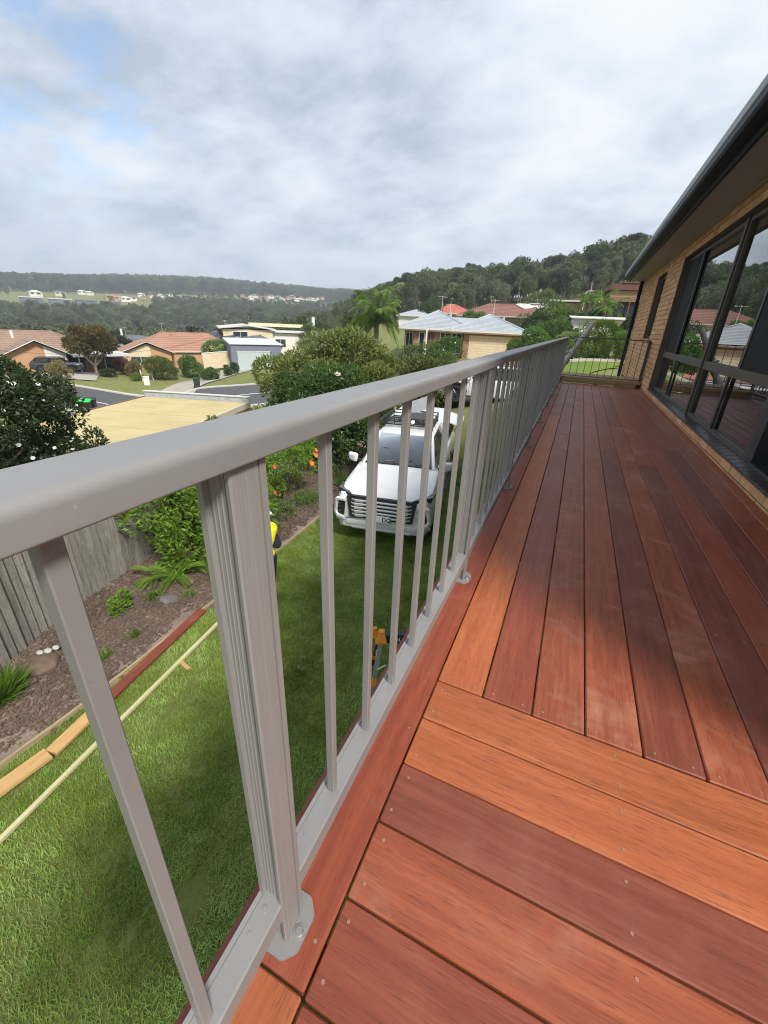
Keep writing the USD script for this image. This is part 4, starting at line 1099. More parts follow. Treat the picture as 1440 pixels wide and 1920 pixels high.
# ------------------------------------------------------------------ vehicles
white_p = plain('white_car_paint', (.64, .65, .655), .22, var=.02, coat_weight=.6, coat_roughness=.06)
black_p = plain('black_car_paint', (.018, .020, .024), .2, var=.05, coat_weight=.7, coat_roughness=.05)
rubber = plain('tyre_rubber', (.022, .022, .022), .85, var=.2, scale=30)
alloy = plain('dark_alloy', (.10, .10, .105), .35, .6)
chrome = plain('chrome_trim', (.75, .76, .77), .16, .9, var=.03)
white_bar = plain('pale_satin_chrome', (.62, .64, .65), .3, .35, var=.03)
trim_m = plain('black_trim', (.018, .018, .019), .55, var=.15)
lamp_m = plain('headlamp_lens', (.03, .033, .037), .12, var=.4, scale=18, coat_weight=1.0)
carglass = pane('car_glass', (.50, .56, .58), .60, 1.5, boost=1.2)
silver_m = plain('silver_skid', (.45, .46, .47), .4, .3)
tail_m = plain('tail_lamp_red', (.35, .02, .015), .2)
seat_m = plain('grey_seat_cloth', (.05, .05, .055), .8)


def loft(secs):
    """Closed solid through cross sections of equal point counts."""
    secs = [np.asarray(s, float) for s in secs]; n = len(secs[0]); v = np.vstack(secs); f = []
    for i in range(len(secs) - 1):
        for k in range(n):
            a, b = i * n + k, i * n + (k + 1) % n
            f += [(a, b, b + n), (a, b + n, a + n)]
    c0, c1 = len(v), len(v) + 1; v = np.vstack([v, secs[0].mean(0), secs[-1].mean(0)])
    for k in range(n):
        f += [(c0, (k + 1) % n, k), (c1, (len(secs) - 1) * n + k, (len(secs) - 1) * n + (k + 1) % n)]
    t = trimesh.Trimesh(v, f, process=True)
    if t.volume < 0:
        t.invert()
    return t


def to_man(t):
    return m3.Manifold(m3.Mesh(np.asarray(t.vertices, np.float32), np.asarray(t.faces, np.uint32)))


def body_shape(stations, arches, ar, halfw):
    secs = []
    for (x, w, zb, zt, cr) in stations:
        h = [(0, zt + cr), (w * .45, zt + cr * .8), (w - .16, zt + cr * .2), (w - .07, zt - .035), (w - .02, zt - .12), (w, zt - .30), (w, zb + .30), (w - .015, zb + .14), (w - .06, zb + .02), (w * .5, zb)]
        pts = [(x, y, z) for y, z in h] + [(x, 0, zb)] + [(x, -y, z) for y, z in h[:0:-1]]
        secs.append(pts)
    m = to_man(loft(secs))
    for xa in arches:
        cyl = m3.Manifold.cylinder(3.0, ar, ar, 40, True).rotate((90, 0, 0)).translate((xa, 0, .39))
        inner = m3.Manifold.cube((2 * ar + 1, 2 * (halfw - .28), 2), True).translate((xa, 0, .39))
        m = m - (cyl - inner)
    return m


def wheel(parent, x, y, R=.385, Wd=.26, mat=alloy):
    s = 1 if y > 0 else -1
    prof_ = [(R * .62, -Wd / 2), (R * .93, -Wd / 2), (R, -Wd / 2 + .03), (R, Wd / 2 - .03), (R * .93, Wd / 2), (R * .62, Wd / 2)]
    tm_ = trimesh.creation.revolve(np.array(prof_ + prof_[:1]), sections=36)
    tm_.apply_transform(trimesh.transformations.rotation_matrix(math.pi / 2, [1, 0, 0])); tm_.apply_translation([x, y, R])
    w = obj('wheel', tm_, rubber, parent, smooth=40)
    rim = MB(); c = np.array([x, y + s * Wd * .30, R])
    rim.bar(c - [0, s * .05, 0], c + [0, s * .012, 0], R * .15, 12)
    for k in range(6):
        a = k * math.pi / 3; e = np.array([math.cos(a), 0, math.sin(a)]); t = np.array([-math.sin(a), 0, math.cos(a)])
        for q in (-.14, .14):
            rim.bar(c + e * R * .1, c + e * R * .64 + t * R * q, R * .055, 5)
    ring = trimesh.creation.revolve(np.array([(R * .58, -.03), (R * .66, -.03), (R * .66, .03), (R * .58, .03), (R * .58, -.03)]), sections=36)
    ring.apply_transform(trimesh.transformations.rotation_matrix(math.pi / 2, [1, 0, 0])); ring.apply_translation(c); rim.tm(ring)
    rim.bar(c - [0, s * .10, 0], c - [0, s * .09, 0], R * .6, 24)
    obj('rim', rim, mat, w, smooth=30)
    return w


def car(name, label, cat, loc, rz, paint, kind, group=None):
    """x forward, y left. kind: ute (tub with canopy), wagon, hatch."""
    t = thing(name, label, cat, loc, rz, group=group)
    L2 = 2.66 if kind == 'ute' else 2.40
    if kind == 'ute':
        st = [(2.66, .70, .42, .82, .0), (2.64, .80, .34, .96, .015), (2.56, .88, .30, 1.03, .03), (2.38, .935, .28, 1.07, .045), (1.9, .95, .28, 1.12, .055), (1.30, .95, .28, 1.175, .04), (1.1, .95, .28, 1.19, .0), (-.9, .95, .30, 1.20, 0), (-1.0, .95, .32, 1.21, 0), (-2.4, .95, .42, 1.22, 0), (-2.60, .93, .46, 1.22, 0), (-2.66, .90, .50, 1.20, 0)]
        arch = (1.72, -1.45)
    else:
        st = [(2.40, .62, .42, .74, .0), (2.37, .76, .32, .86, .02), (2.25, .86, .28, .93, .03), (2.0, .90, .26, .97, .045), (1.5, .91, .26, 1.02, .05), (.98, .91, .26, 1.06, .03), (.8, .91, .26, 1.07, 0), (-2.0, .91, .30, 1.10, 0), (-2.30, .88, .36, 1.10, 0), (-2.40, .80, .42, 1.05, 0)]
        arch = (1.42, -1.35)
    bm = body_shape(st, arch, .455, .95 if kind == 'ute' else .91)
    obj('body', MB().man(bm).out(), paint, t, smooth=28)
    for xa in arch:
        for s in (1, -1):
            wheel(t, xa, s * (.80 if kind == 'ute' else .77))
    # cab: base and roof corners
    if kind == 'ute':
        xb0, zb0, wb, xr0, zr0, wr, xr1, zr1, xb1, zb1 = 1.22, 1.19, .76, .48, 1.70, .60, -.78, 1.75, -.98, 1.21
    else:
        xb0, zb0, wb, xr0, zr0, wr, xr1, zr1, xb1, zb1 = .95, 1.06, .74, .25, 1.56, .58, -1.75, 1.58, -2.22, 1.10
    sp = lambda p, r: m3.Manifold.sphere(r, 12).translate(tuple(map(float, p)))
    hull = lambda pts, r: m3.Manifold.batch_hull([sp(p, r) for p in pts])
    belt = .86 if kind == 'ute' else .83
    corners = {s: [(xb0, s * wb, zb0), (xr0, s * wr, zr0), (xr1, s * wr, zr1), (xb1, s * (wb + .02), zb1)] for s in (1, -1)}
    roof = hull([(xr0 - .02, s * (wr - .03), zr0) for s in (1, -1)] + [(xr1, s * (wr - .03), zr1) for s in (1, -1)] + [((xr0 + xr1) / 2, s * (wr - .05), max(zr0, zr1) + .03) for s in (1, -1)], .035)
    cab = roof
    xm = (xr0 + xr1) / 2 - .02
    for s in (1, -1):
        c = corners[s]
        cab += hull([c[0], c[1]], .034) + hull([c[1], c[2]], .036) + hull([c[2], c[3]], .05)
    obj('cab_frame', MB().man(cab).out(), paint, t, smooth=35)
    for s in (1, -1):
        ob = MB(); ob.man(hull([(xm, s * (wr + .005), zr0 - .02), (xm - .02, s * (belt - .03), zb0 + .0)], .028))
        obj('door_pillar', ob, trim_m, t)
    # glazing
    ws = [np.array([xb0 - .01, s * (wb - .02), zb0 + .012]) for s in (1, -1)] + [np.array([xr0 - .005, s * (wr - .01), zr0 + .008]) for s in (-1, 1)]
    obj('windscreen', MB().quad(*ws), carglass, t)
    fr = MB()
    fr.bar((xb0 + .015, -wb + .05, zb0 + .03), (xb0 + .015, wb - .05, zb0 + .03), .022, 6)
    fr.bar((xb0 - .01, -.30, zb0 + .055), (xb0 - .12, .28, zb0 + .12), .008, 5).bar((xb0 - .01, .35, zb0 + .055), (xb0 - .05, .68, zb0 + .09), .008, 5)
    obj('wiper', fr, trim_m, t)
    for s in (1, -1):
        y_at = lambda x, z: s * (np.interp(z, [zb0, zr0], [belt - .02, wr + .012]))
        a = [(xb0 - .06, zb0 + .02), (xm + .03, zb0 + .02), (xm + .03, zr0 - .01), (xr0 - .05, zr0 - .02)]
        b = [(xm - .03, zb0 + .02), (xb1 + .10, zb1 + .02), (xr1 + .02, zr0 - .01), (xm - .03, zr0 - .01)]
        for q in (a, b):
            obj('side_window', MB().quad(*[(x, y_at(x, z), z) for x, z in q]), carglass, t)
        # mirror and handles
        mir = m3.Manifold.batch_hull([sp((xb0 - .10, s * (belt + .12), zb0 + .10), .06), sp((xb0 - .13, s * (belt + .24), zb0 + .11), .055), sp((xb0 - .10, s * (belt + .13), zb0 + .0), .05), sp((xb0 - .13, s * (belt + .23), zb0 + .02), .05)])
        mr = obj('mirror', MB().man(mir).out(), paint, t, smooth=40)
        obj('mirror_arm', MB().bar((xb0 - .12, s * (belt - .02), zb0 + .0), (xb0 - .11, s * (belt + .12), zb0 + .02), .03, 6), trim_m, mr)
        hw = .95 if kind == 'ute' else .91
        for xd in (xm + .12, xb1 + .15):
            obj('door_handle', MB().bbox(xd - .11, xd + .05, s * (hw - .005) - .018, s * (hw - .005) + .018, .98, 1.012, .008), trim_m if kind == 'ute' else paint, t)
        seams = MB()
        for xd in (xb0 - .08, xm - .02, xb1 + .03):
            seams.box(xd - .004, xd + .004, s * hw - .004, s * hw + .003, .50, 1.02)
        obj('door_seams', seams, trim_m, t)
        obj('side_step', MB().bbox(-1.0, 1.18, s * (hw - .03) - .07, s * (hw - .03) + .07, .30, .35, .01), trim_m, t)
        for xa in arch:
            n = 16; a0 = [math.radians(12 + 156 * k / n) for k in range(n + 1)]
            ar_ = MB(); pts = [(xa + .475 * math.cos(q), s * (hw + .006), .39 + .475 * math.sin(q)) for q in a0]
            for p0, p1 in zip(pts[:-1], pts[1:]):
                ar_.bar(p0, p1, .028, 6)
            obj('arch_trim', ar_, trim_m, t)
    # interior
    obj('interior', MB().box(xb1 + .05, xb0 - .08, -wb + .08, wb - .08, zb0 - .06, zb0 + .006).bar((xb0 - .50, .0 - .38, zb0 + .12), (xb0 - .46, -.38, zb0 + .14), .01, 6), seat_m, t)
    st_ = MB(); c0 = np.array([xb0 - .42, -.36, zb0 + .10])
    for k in range(16):
        a, b = k / 16 * 6.283, (k + 1) / 16 * 6.283
        ex, ey = np.array([.30, 0, .95]) * .17, np.array([0, 1, 0]) * .18
        st_.bar(c0 + ex * math.cos(a) + ey * math.sin(a), c0 + ex * math.cos(b) + ey * math.sin(b), .013, 5)
    obj('steering_wheel', st_, trim_m, t)
    se = MB()
    for yy_ in (-.36, .36):
        se.bbox(xm - .05, xm + .12, yy_ - .22, yy_ + .22, zb0, zb0 + .30, .04).bbox(xm - .02, xm + .08, yy_ - .11, yy_ + .11, zb0 + .30, zb0 + .46, .03)
    obj('seats', se, seat_m, t)
    # front
    if kind == 'ute':
        XF = 2.665
        obj('grille', MB().add([(XF - .06, -.60, .58), (XF - .06, .60, .58), (XF + .030, .60, .60), (XF + .030, -.60, .60), (XF - .10, -.66, 1.0), (XF - .10, .66, 1.0), (XF + .004, .66, 1.0), (XF + .004, -.66, 1.0)],
                                [(0, 1, 2, 3), (4, 7, 6, 5), (3, 2, 6, 7), (0, 4, 5, 1), (0, 3, 7, 4), (1, 5, 6, 2)]), trim_m, t)
        for k in range(5):
            z = .655 + k * .072; x = XF + .036 - (z - .6) * .065; h = .62 - abs(k - 2.5) * .012
            b = MB()
            b.bbox(x - .012, x + .022, -h + .10, h - .10, z - .016, z + .016, .006)
            for s in (1, -1):
                b.plank((x - .0, s * (h - .10), z - .004), (x - .035, s * (h + .02), z + .028), .024, .022, (1, 0, 0))
                b.bbox(x - .012, x + .016, *sorted((s * (h - .10), s * (h - .26))), z - .034, z - .022, .003)
            obj('grille_bar', b, white_bar, t)
        for s in (1, -1):
            hl = hull([(2.64, s * .58, 1.03), (2.65, s * .58, .985), (2.45, s * .885, .99), (2.42, s * .89, 1.05), (2.14, s * .918, 1.05), (2.18, s * .92, 1.01)], .016)
            obj('headlight', MB().man(hl).out(), lamp_m, t, smooth=30)
            cs_ = [(2.68, .68, .93), (2.62, .86, .91), (2.585, .905, .64), (2.62, .85, .56), (2.685, .70, .56)]
            ring = MB(); pp = [np.array([x, s * y, z]) for x, y, z in cs_]
            for p0, p1 in zip(pp, pp[1:]):
                ring.bar(p0 + [.01, 0, 0], p1 + [.01, 0, 0], .040, 6)
            obj('lamp_surround', ring, paint, t)
            pk = hull([(2.655, s * .72, .87), (2.605, s * .85, .85), (2.59, s * .865, .63), (2.655, s * .74, .60)], .026)
            fg = obj('fog_recess', MB().man(pk).out(), trim_m, t)
            for zf in (.68, .76, .83):
                obj('fog_lamp', MB().bbox(2.645, 2.672, s * .79 - .035, s * .79 + .035, zf - .012, zf + .012, .004), lamp_m, fg)
        obj('bumper', MB().man(hull([(2.62, s * .66, .50) for s in (1, -1)] + [(2.55, s * .86, .50) for s in (1, -1)] + [(2.62, s * .66, .44) for s in (1, -1)] + [(2.50, s * .89, .46) for s in (1, -1)], .045)).out(), paint, t, smooth=30)
        obj('skid_bar', MB().man(hull([(2.63, s * .55, .36) for s in (1, -1)] + [(2.55, s * .80, .40) for s in (1, -1)], .035)).out(), silver_m, t, smooth=30)
        pl = obj('number_plate', MB().bbox(2.722, 2.730, -.186, .186, .565, .70, .003), plain('plate_white', (.75, .76, .76), .4, var=.03), t)
        for s_, y0 in (('Y', -.165), ('DQ', .035)):
            tx = meshkit.text_mesh(s_, .085, .002, True); v = tx.vertices.copy()
            tx.vertices = np.c_[2.7305 + v[:, 2], y0 + v[:, 0], .59 + v[:, 1]]
            obj('plate_lettering', tx, trim_m, pl)
        obj('hood_line', MB().box(2.60, 2.676, -.60, .60, 1.004, 1.016), trim_m, t)
        for s in (1, -1):
            obj('wing_vent', MB().man(hull([(1.36, s * .952, .98), (1.20, s * .952, .92), (1.30, s * .952, .84)], .012)).out(), trim_m, t)
            obj('papers', MB().plank((xb0 - .16, s * .10 - .2, zb0 + .03), (xb0 - .20, s * .10 - .02, zb0 + .04), .10, .004), fl_white, t)
        # canopy on the tub with the left hatch lifted
        can = hull([(-.99, s * .80, 1.25) for s in (1, -1)] + [(-.95, s * .66, 1.74) for s in (1, -1)] + [(-2.55, s * .66, 1.74) for s in (1, -1)] + [(-2.58, s * .82, 1.25) for s in (1, -1)], .05)
        obj('canopy', MB().man(can).out(), paint, t, smooth=30)
        obj('canopy_window', MB().quad((-1.12, -.868, 1.32), (-2.40, -.870, 1.32), (-2.32, -.752, 1.66), (-1.15, -.752, 1.66)), trim_m, t)
        obj('canopy_opening', MB().quad((-1.12, .868, 1.32), (-2.40, .870, 1.32), (-2.32, .752, 1.66), (-1.15, .752, 1.66)), trim_m, t)
        hz = [(-1.12, .74, 1.72), (-2.35, .74, 1.72), (-2.42, 1.14, 1.60), (-1.10, 1.14, 1.60)]
        obj('lifted_hatch', MB().add([*hz, *[(x, y, z + .025) for x, y, z in hz]], [(0, 1, 2, 3), (7, 6, 5, 4), (0, 4, 5, 1), (1, 5, 6, 2), (2, 6, 7, 3), (3, 7, 4, 0)]), paint, t)
        obj('hatch_strut', MB().bar((-1.2, .84, 1.40), (-1.2, 1.08, 1.61), .008, 5).bar((-2.3, .84, 1.40), (-2.3, 1.08, 1.61), .008, 5), trim_m, t)
        # roof basket
        rk = thing('roof_basket', parent=t)
        b = MB(); x0, x1, yw, z0 = -.55, .35, .56, 1.84
        x0 = -.75; x1 = .22
        for z in (z0, z0 + .08, z0 + .16):
            b.bar((x0, -yw, z), (x1, -yw, z), .013, 5).bar((x0, yw, z), (x1, yw, z), .013, 5).bar((x0, -yw, z), (x0, yw, z), .013, 5).bar((x1, -yw, z), (x1, yw, z), .013, 5)
        for x in np.linspace(x0, x1, 4):
            for s in (1, -1):
                b.bar((x, s * yw, z0 - .07), (x, s * yw, z0 + .16), .012, 5)
        for x in np.linspace(x0 + .06, x1 - .06, 9):
            b.bar((x, -yw, z0), (x, yw, z0), .010, 5)
        for y in np.linspace(-yw, yw, 6):
            b.bar((x1, y, z0), (x1, y, z0 + .16), .010, 5)
        obj('basket', b, trim_m, rk)
        g = MB().man(hull([(-.6, -.3, z0 + .05), (-.05, .35, z0 + .05), (-.5, .3, z0 + .16), (-.1, -.2, z0 + .14)], .05))
        obj('load', g, seat_m, rk)
        obj('spot_lamp', MB().bar((x1 + .02, .10, z0 + .10), (x1 + .05, .10, z0 + .10), .045, 14), fl_white, rk, smooth=40)
        obj('awning_bar', MB().bar((x0 - .1, -.66, z0 + .06), (x1 + .15, -.66, z0 + .06), .045, 8), trim_m, rk)
        obj('recovery_board', MB().plank((-.72, -.2, z0 + .20), (-.62, .3, z0 + .42), .30, .02, (1, 0, .4)), silver_m, rk)
        for s in (1, -1):
            obj('tail_light', MB().bbox(-2.67, -2.60, s * .86 - .05, s * .86 + .05, .85, 1.15, .01), tail_m, t)
    else:
        obj('grille', MB().bbox(2.37, 2.415, -.5, .5, .60, .74, .01), trim_m, t)
        for s in (1, -1):
            obj('headlight', MB().man(hull([(2.33, s * .55, .80), (2.20, s * .82, .84), (2.25, s * .80, .74)], .03)).out(), lamp_m, t)
            obj('tail_light', MB().bbox(-2.40, -2.28, s * .80 - .06, s * .80 + .06, .80, 1.0, .01), tail_m, t)
        obj('rear_window', MB().quad((xb1 + .02, -wb + .06, zb1 + .06), (xb1 + .02, wb - .06, zb1 + .06), (xr1 - .06, wr - .04, zr1 - .02), (xr1 - .06, -wr + .04, zr1 - .02)), carglass, t)
        obj('roof_rails', MB().bar((xr0 - .15, .52, zr0 + .08), (xr1 + .1, .52, zr1 + .08), .015, 5).bar((xr0 - .15, -.52, zr0 + .08), (xr1 + .1, -.52, zr1 + .08), .015, 5), trim_m, t)
    return t


car('white_ute', 'white dual cab ute with roof basket parked nose first on the lawn below the balustrade', 'ute', (-3.10, 7.85, YARD + .02), -1.378, white_p, 'ute')
p_ = P(900, 752, 18.6)
car('white_wagon', 'white wagon parked side on behind the ute, seen between the balusters', 'car', (p_[0] + .3, p_[1] + .6, g1(p_[0], p_[1] + .6)), math.radians(186), white_p, 'wagon')
p_ = P(192, 700, 71)
car('black_suv', 'black four wheel drive parked side on behind the bronze leaved tree', 'car', (p_[0], p_[1], g1(p_[0], p_[1]) + .12), math.radians(25), black_p, 'wagon')
p_ = P(112, 697, 62)
car('dark_sedan', 'dark car in front of the brown roofed house behind the peach coloured shrub', 'car', (p_[0], p_[1], g1(p_[0], p_[1]) + .12), math.radians(50), plain('navy_car_paint', (.03, .035, .055), .22, coat_weight=.6), 'wagon')

# ------------------------------------------------------------------ person in hi-vis
def chain_solid(joints, bones, cell=.022, it=10):
    ms = [m3.Manifold.batch_hull([m3.Manifold.sphere(joints[a][1], 20).translate(tuple(map(float, joints[a][0]))), m3.Manifold.sphere(joints[b][1], 20).translate(tuple(map(float, joints[b][0])))]) for a, b in bones]
    m = m3.Manifold.batch_boolean(ms, m3.OpType.Add).refine_to_length(cell)
    mm = m.to_mesh(); t = trimesh.Trimesh(mm.vert_properties[:, :3], mm.tri_verts, process=True)
    trimesh.smoothing.filter_taubin(t, iterations=it)
    return t


pr_ = thing('person', 'person in white hat, yellow hi-vis shirt and navy trousers, mostly behind the nearest post', 'person', (-3.335, 2.868, YARD + .02), math.radians(112), .955)
skin = plain('skin', (.45, .26, .18), .55, var=.06, scale=20)
# local frame: x forward, y left; head bowed, hands together in front
J = {'pel': ((0, 0, .93), .135), 'pelL': ((0, .085, .90), .115), 'pelR': ((0, -.085, .90), .115), 'waist': ((.0, 0, 1.08), .128), 'chestL': ((.0, .10, 1.27), .118), 'chestR': ((.0, -.10, 1.27), .118),
     'shL': ((-.005, .175, 1.405), .068), 'shR': ((-.005, -.175, 1.405), .068), 'neck': ((.01, 0, 1.46), .058), 'neck2': ((.03, 0, 1.53), .056), 'head': ((.045, 0, 1.63), .098), 'face': ((.085, 0, 1.585), .068), 'chin': ((.105, 0, 1.545), .04), 'nose': ((.158, 0, 1.60), .012), 'nose2': ((.14, 0, 1.64), .012),
     'earL': ((.045, .098, 1.61), .02), 'earR': ((.045, -.098, 1.61), .02),
     'elL': ((.03, .235, 1.13), .046), 'elR': ((.03, -.235, 1.13), .046), 'wrL': ((.24, .14, 1.10), .030), 'wrR': ((.24, -.14, 1.10), .030), 'palL': ((.30, .09, 1.105), .033), 'palR': ((.30, -.09, 1.105), .033),
     'knL': ((.015, .10, .50), .068), 'knR': ((.05, -.075, .50), .068), 'anL': ((-.01, .11, .10), .045), 'anR': ((.06, -.055, .10), .045), 'toeL': ((.16, .13, .045), .042), 'toeR': ((.23, -.06, .045), .042), 'heL': ((-.045, .11, .05), .045), 'heR': ((.02, -.055, .05), .045)}
B = [('pel', 'pelL'), ('pel', 'pelR'), ('pel', 'waist'), ('waist', 'chestL'), ('waist', 'chestR'), ('chestL', 'chestR'), ('chestL', 'shL'), ('chestR', 'shR'), ('shL', 'neck'), ('shR', 'neck'), ('neck', 'neck2'), ('neck2', 'head'), ('head', 'face'), ('face', 'chin'), ('nose', 'nose2'), ('head', 'earL'), ('head', 'earR'),
     ('shL', 'elL'), ('shR', 'elR'), ('elL', 'wrL'), ('elR', 'wrR'), ('wrL', 'palL'), ('wrR', 'palR'), ('pelL', 'knL'), ('pelR', 'knR'), ('knL', 'anL'), ('knR', 'anR'), ('anL', 'heL'), ('anR', 'heR'), ('heL', 'toeL'), ('heR', 'toeR')]
for s, n in ((1, 'L'), (-1, 'R')):
    for q in range(4):
        yb = s * (.09 - .024 * (q - 1.2)); ln = (.040, .046, .044, .036)[q]
        J[f'f{n}{q}a'] = ((.325, yb, 1.112 + .004 * q), .0095); J[f'f{n}{q}b'] = ((.325 + ln, yb - s * .006, 1.104), .0088); J[f'f{n}{q}c'] = ((.325 + ln * 1.45, yb - s * .014, 1.078), .0078)
        B += [(f'pal{n}', f'f{n}{q}a'), (f'f{n}{q}a', f'f{n}{q}b'), (f'f{n}{q}b', f'f{n}{q}c')]
    J[f't{n}a'] = ((.28, s * .055, 1.13), .012); J[f't{n}b'] = ((.318, s * .035, 1.135), .010)
    B += [(f'pal{n}', f't{n}a'), (f't{n}a', f't{n}b')]
obj('body', chain_solid(J, B, .018, 6), skin, pr_, smooth=True)
grow = lambda names, d: {k: (J[k][0], J[k][1] + d) for k in names}
yel_h = plain('hi_vis_cloth', (.80, .78, .008), .8, var=.06, scale=14)
navy = plain('navy_cloth', (.012, .020, .045), .85, var=.3, scale=10, bump=.3, bscale=25)
js = grow(['waist', 'chestL', 'chestR', 'shL', 'shR', 'neck'], .022); js['hip'] = ((0, 0, 1.0), .155); js['hL'] = ((0, .06, .98), .14); js['hR'] = ((0, -.06, .98), .14)
obj('hi_vis_shirt', chain_solid(js, [('waist', 'chestL'), ('waist', 'chestR'), ('chestL', 'chestR'), ('chestL', 'shL'), ('chestR', 'shR'), ('waist', 'hip'), ('hip', 'hL'), ('hip', 'hR'), ('shL', 'neck'), ('shR', 'neck')], .022), yel_h, pr_, smooth=True)
for n in 'LR':
    ja = {'sh' + n: (J['sh' + n][0], .060), 'el' + n: (J['el' + n][0], .066), 'wr' + n: (J['wr' + n][0], .046)}
    obj('sleeve', chain_solid(ja, [('sh' + n, 'el' + n), ('el' + n, 'wr' + n)], .022), navy, pr_, smooth=True)
jt = grow(['pel', 'pelL', 'pelR', 'knL', 'knR', 'anL', 'anR'], .024)
obj('trousers', chain_solid(jt, [('pel', 'pelL'), ('pel', 'pelR'), ('pelL', 'knL'), ('pelR', 'knR'), ('knL', 'anL'), ('knR', 'anR')], .024), navy, pr_, smooth=True)
for n in 'LR':
    jb = grow(['an' + n, 'he' + n, 'toe' + n], .012)
    obj('boot', chain_solid(jb, [('an' + n, 'he' + n), ('he' + n, 'toe' + n)], .02), plain('boot_leather_' + n.lower(), (.09, .06, .035), .7), pr_, smooth=True)
hat = trimesh.creation.revolve(np.array([(0, .115), (.07, .11), (.100, .085), (.108, .02), (.115, .0), (.185, -.045), (.188, -.05), (.112, -.012), (.10, .0), (.09, .07), (0, .10)]), sections=40)
hat.apply_transform(trimesh.transformations.rotation_matrix(.25, [0, 1, 0])); hat.apply_translation([.045, 0, 1.665])
obj('hat', hat, plain('white_hat_cloth', (.78, .76, .74), .85, var=.04), pr_, smooth=40)
obj('hair', MB().man(m3.Manifold.sphere(.104, 24).trim_by_plane((-.8, 0, .3), -.01).translate((.04, 0, 1.625))), plain('brown_hair', (.05, .03, .02), .7), pr_, smooth=True)
for s in (1, -1):
    obj('eye', xf(trimesh.creation.icosphere(2, .012), (.142, s * .033, 1.625)), fl_white, pr_)

# ------------------------------------------------------------------ houses
tile_cache = {}


def tiles(name, a, b):
    """Roof tiles in rows: colour variation plus relief."""
    if name not in tile_cache:
        tile_cache[name] = usdkit.material(stage, f'/World/Looks/{name}', {
            'g': ('texture_coordinate', {}), 's': ('separate_xyz', {}), 'n': ('noise_texture', {'scale': 3.0, 'detail': 6.0}), 'n2': ('noise_texture', {'scale': .35, 'detail': 3.0}), 'mx': ('mix', {'fac': .5}), 'r': ('rgb_ramp', {'ramp': [(.3, a), (.7, b)]}),
            'p': ('principled_bsdf', {'roughness': .7})}, [('g.object', 'n.vector'), ('g.object', 'n2.vector'), ('n.fac', 'mx.color1'), ('n2.fac', 'mx.color2'), ('mx.color', 'r.fac'), ('r.color', 'p.base_color')], surface='p.BSDF')
    return tile_cache[name]


T_blue = tiles('pale_blue_roof_tile', (.30, .335, .37), (.43, .465, .50))
T_red = tiles('terracotta_roof_tile', (.19, .085, .062), (.27, .135, .10))
T_orange = tiles('orange_roof_tile', (.28, .145, .095), (.40, .225, .155))
T_brown = tiles('brown_roof_tile', (.20, .125, .09), (.33, .225, .17))
T_grey = tiles('grey_roof_metal', (.10, .115, .13), (.15, .17, .19))
T_lt = tiles('light_roof_metal', (.48, .48, .46), (.62, .62, .60))
M_cream = plain('cream_render', (.62, .52, .36), .8, var=.1, scale=1.5)
M_white = plain('white_render', (.66, .64, .60), .8, var=.08)
M_peach = plain('tan_brickwork', (.46, .27, .15), .85, var=.15, scale=12)
M_brown = plain('brown_brickwork', (.24, .15, .10), .85, var=.2, scale=12)
M_gl = plain('dark_window_pane', (.03, .04, .05), .08, var=.1)
M_fw = plain('white_window_frame', (.68, .67, .64), .5)
M_fasc = plain('cream_fascia', (.66, .60, .50), .6)
M_tim = plain('red_brown_timber', (.13, .055, .035), .7, var=.2)


def roof_face(pts, mat, parent, rows, thick=.035, name='roof', lift=.0):
    """One roof plane given as a polygon (eave edge first two points), built as lapped courses."""
    p = [np.array(q, float) for q in pts]
    e = unit(p[1] - p[0]); n = unit(np.cross(p[1] - p[0], p[-1] - p[0])); n = n if n[2] > 0 else -n
    up = np.cross(n, e); up = up if up[2] > 0 else -up
    q2 = [((q - p[0]) @ e, (q - p[0]) @ up) for q in p]
    from shapely.geometry import Polygon, box
    poly = Polygon(q2); H = max(y for _, y in q2); m = MB()
    for k in range(rows):
        c = poly.intersection(box(-100, H * k / rows, 100, H * (k + 1) / rows))
        if c.is_empty or c.geom_type != 'Polygon':
            continue
        xy = np.array(c.exterior.coords)[:-1]
        if len(xy) < 3:
            continue
        hh = (xy[:, 1] - H * k / rows) / (H / rows)
        top = np.array([p[0] + e * x + up * y + n * (thick * (1 - h) + .01 + lift) for (x, y), h in zip(xy, hh)]); bot = np.array([p[0] + e * x + up * y + n * lift for x, y in xy]); nn = len(xy)
        f = [(0, i, i + 1) for i in range(1, nn - 1)] + [(nn, nn + i + 1, nn + i) for i in range(1, nn - 1)] + [t for i in range(nn) for t in ((i, nn + i, nn + (i + 1) % nn), (i, nn + (i + 1) % nn, (i + 1) % nn))]
        m.add(np.vstack([top, bot]), np.array(f))
    t = m.out(); trimesh.repair.fix_normals(t)
    return obj(name, t, mat, parent)


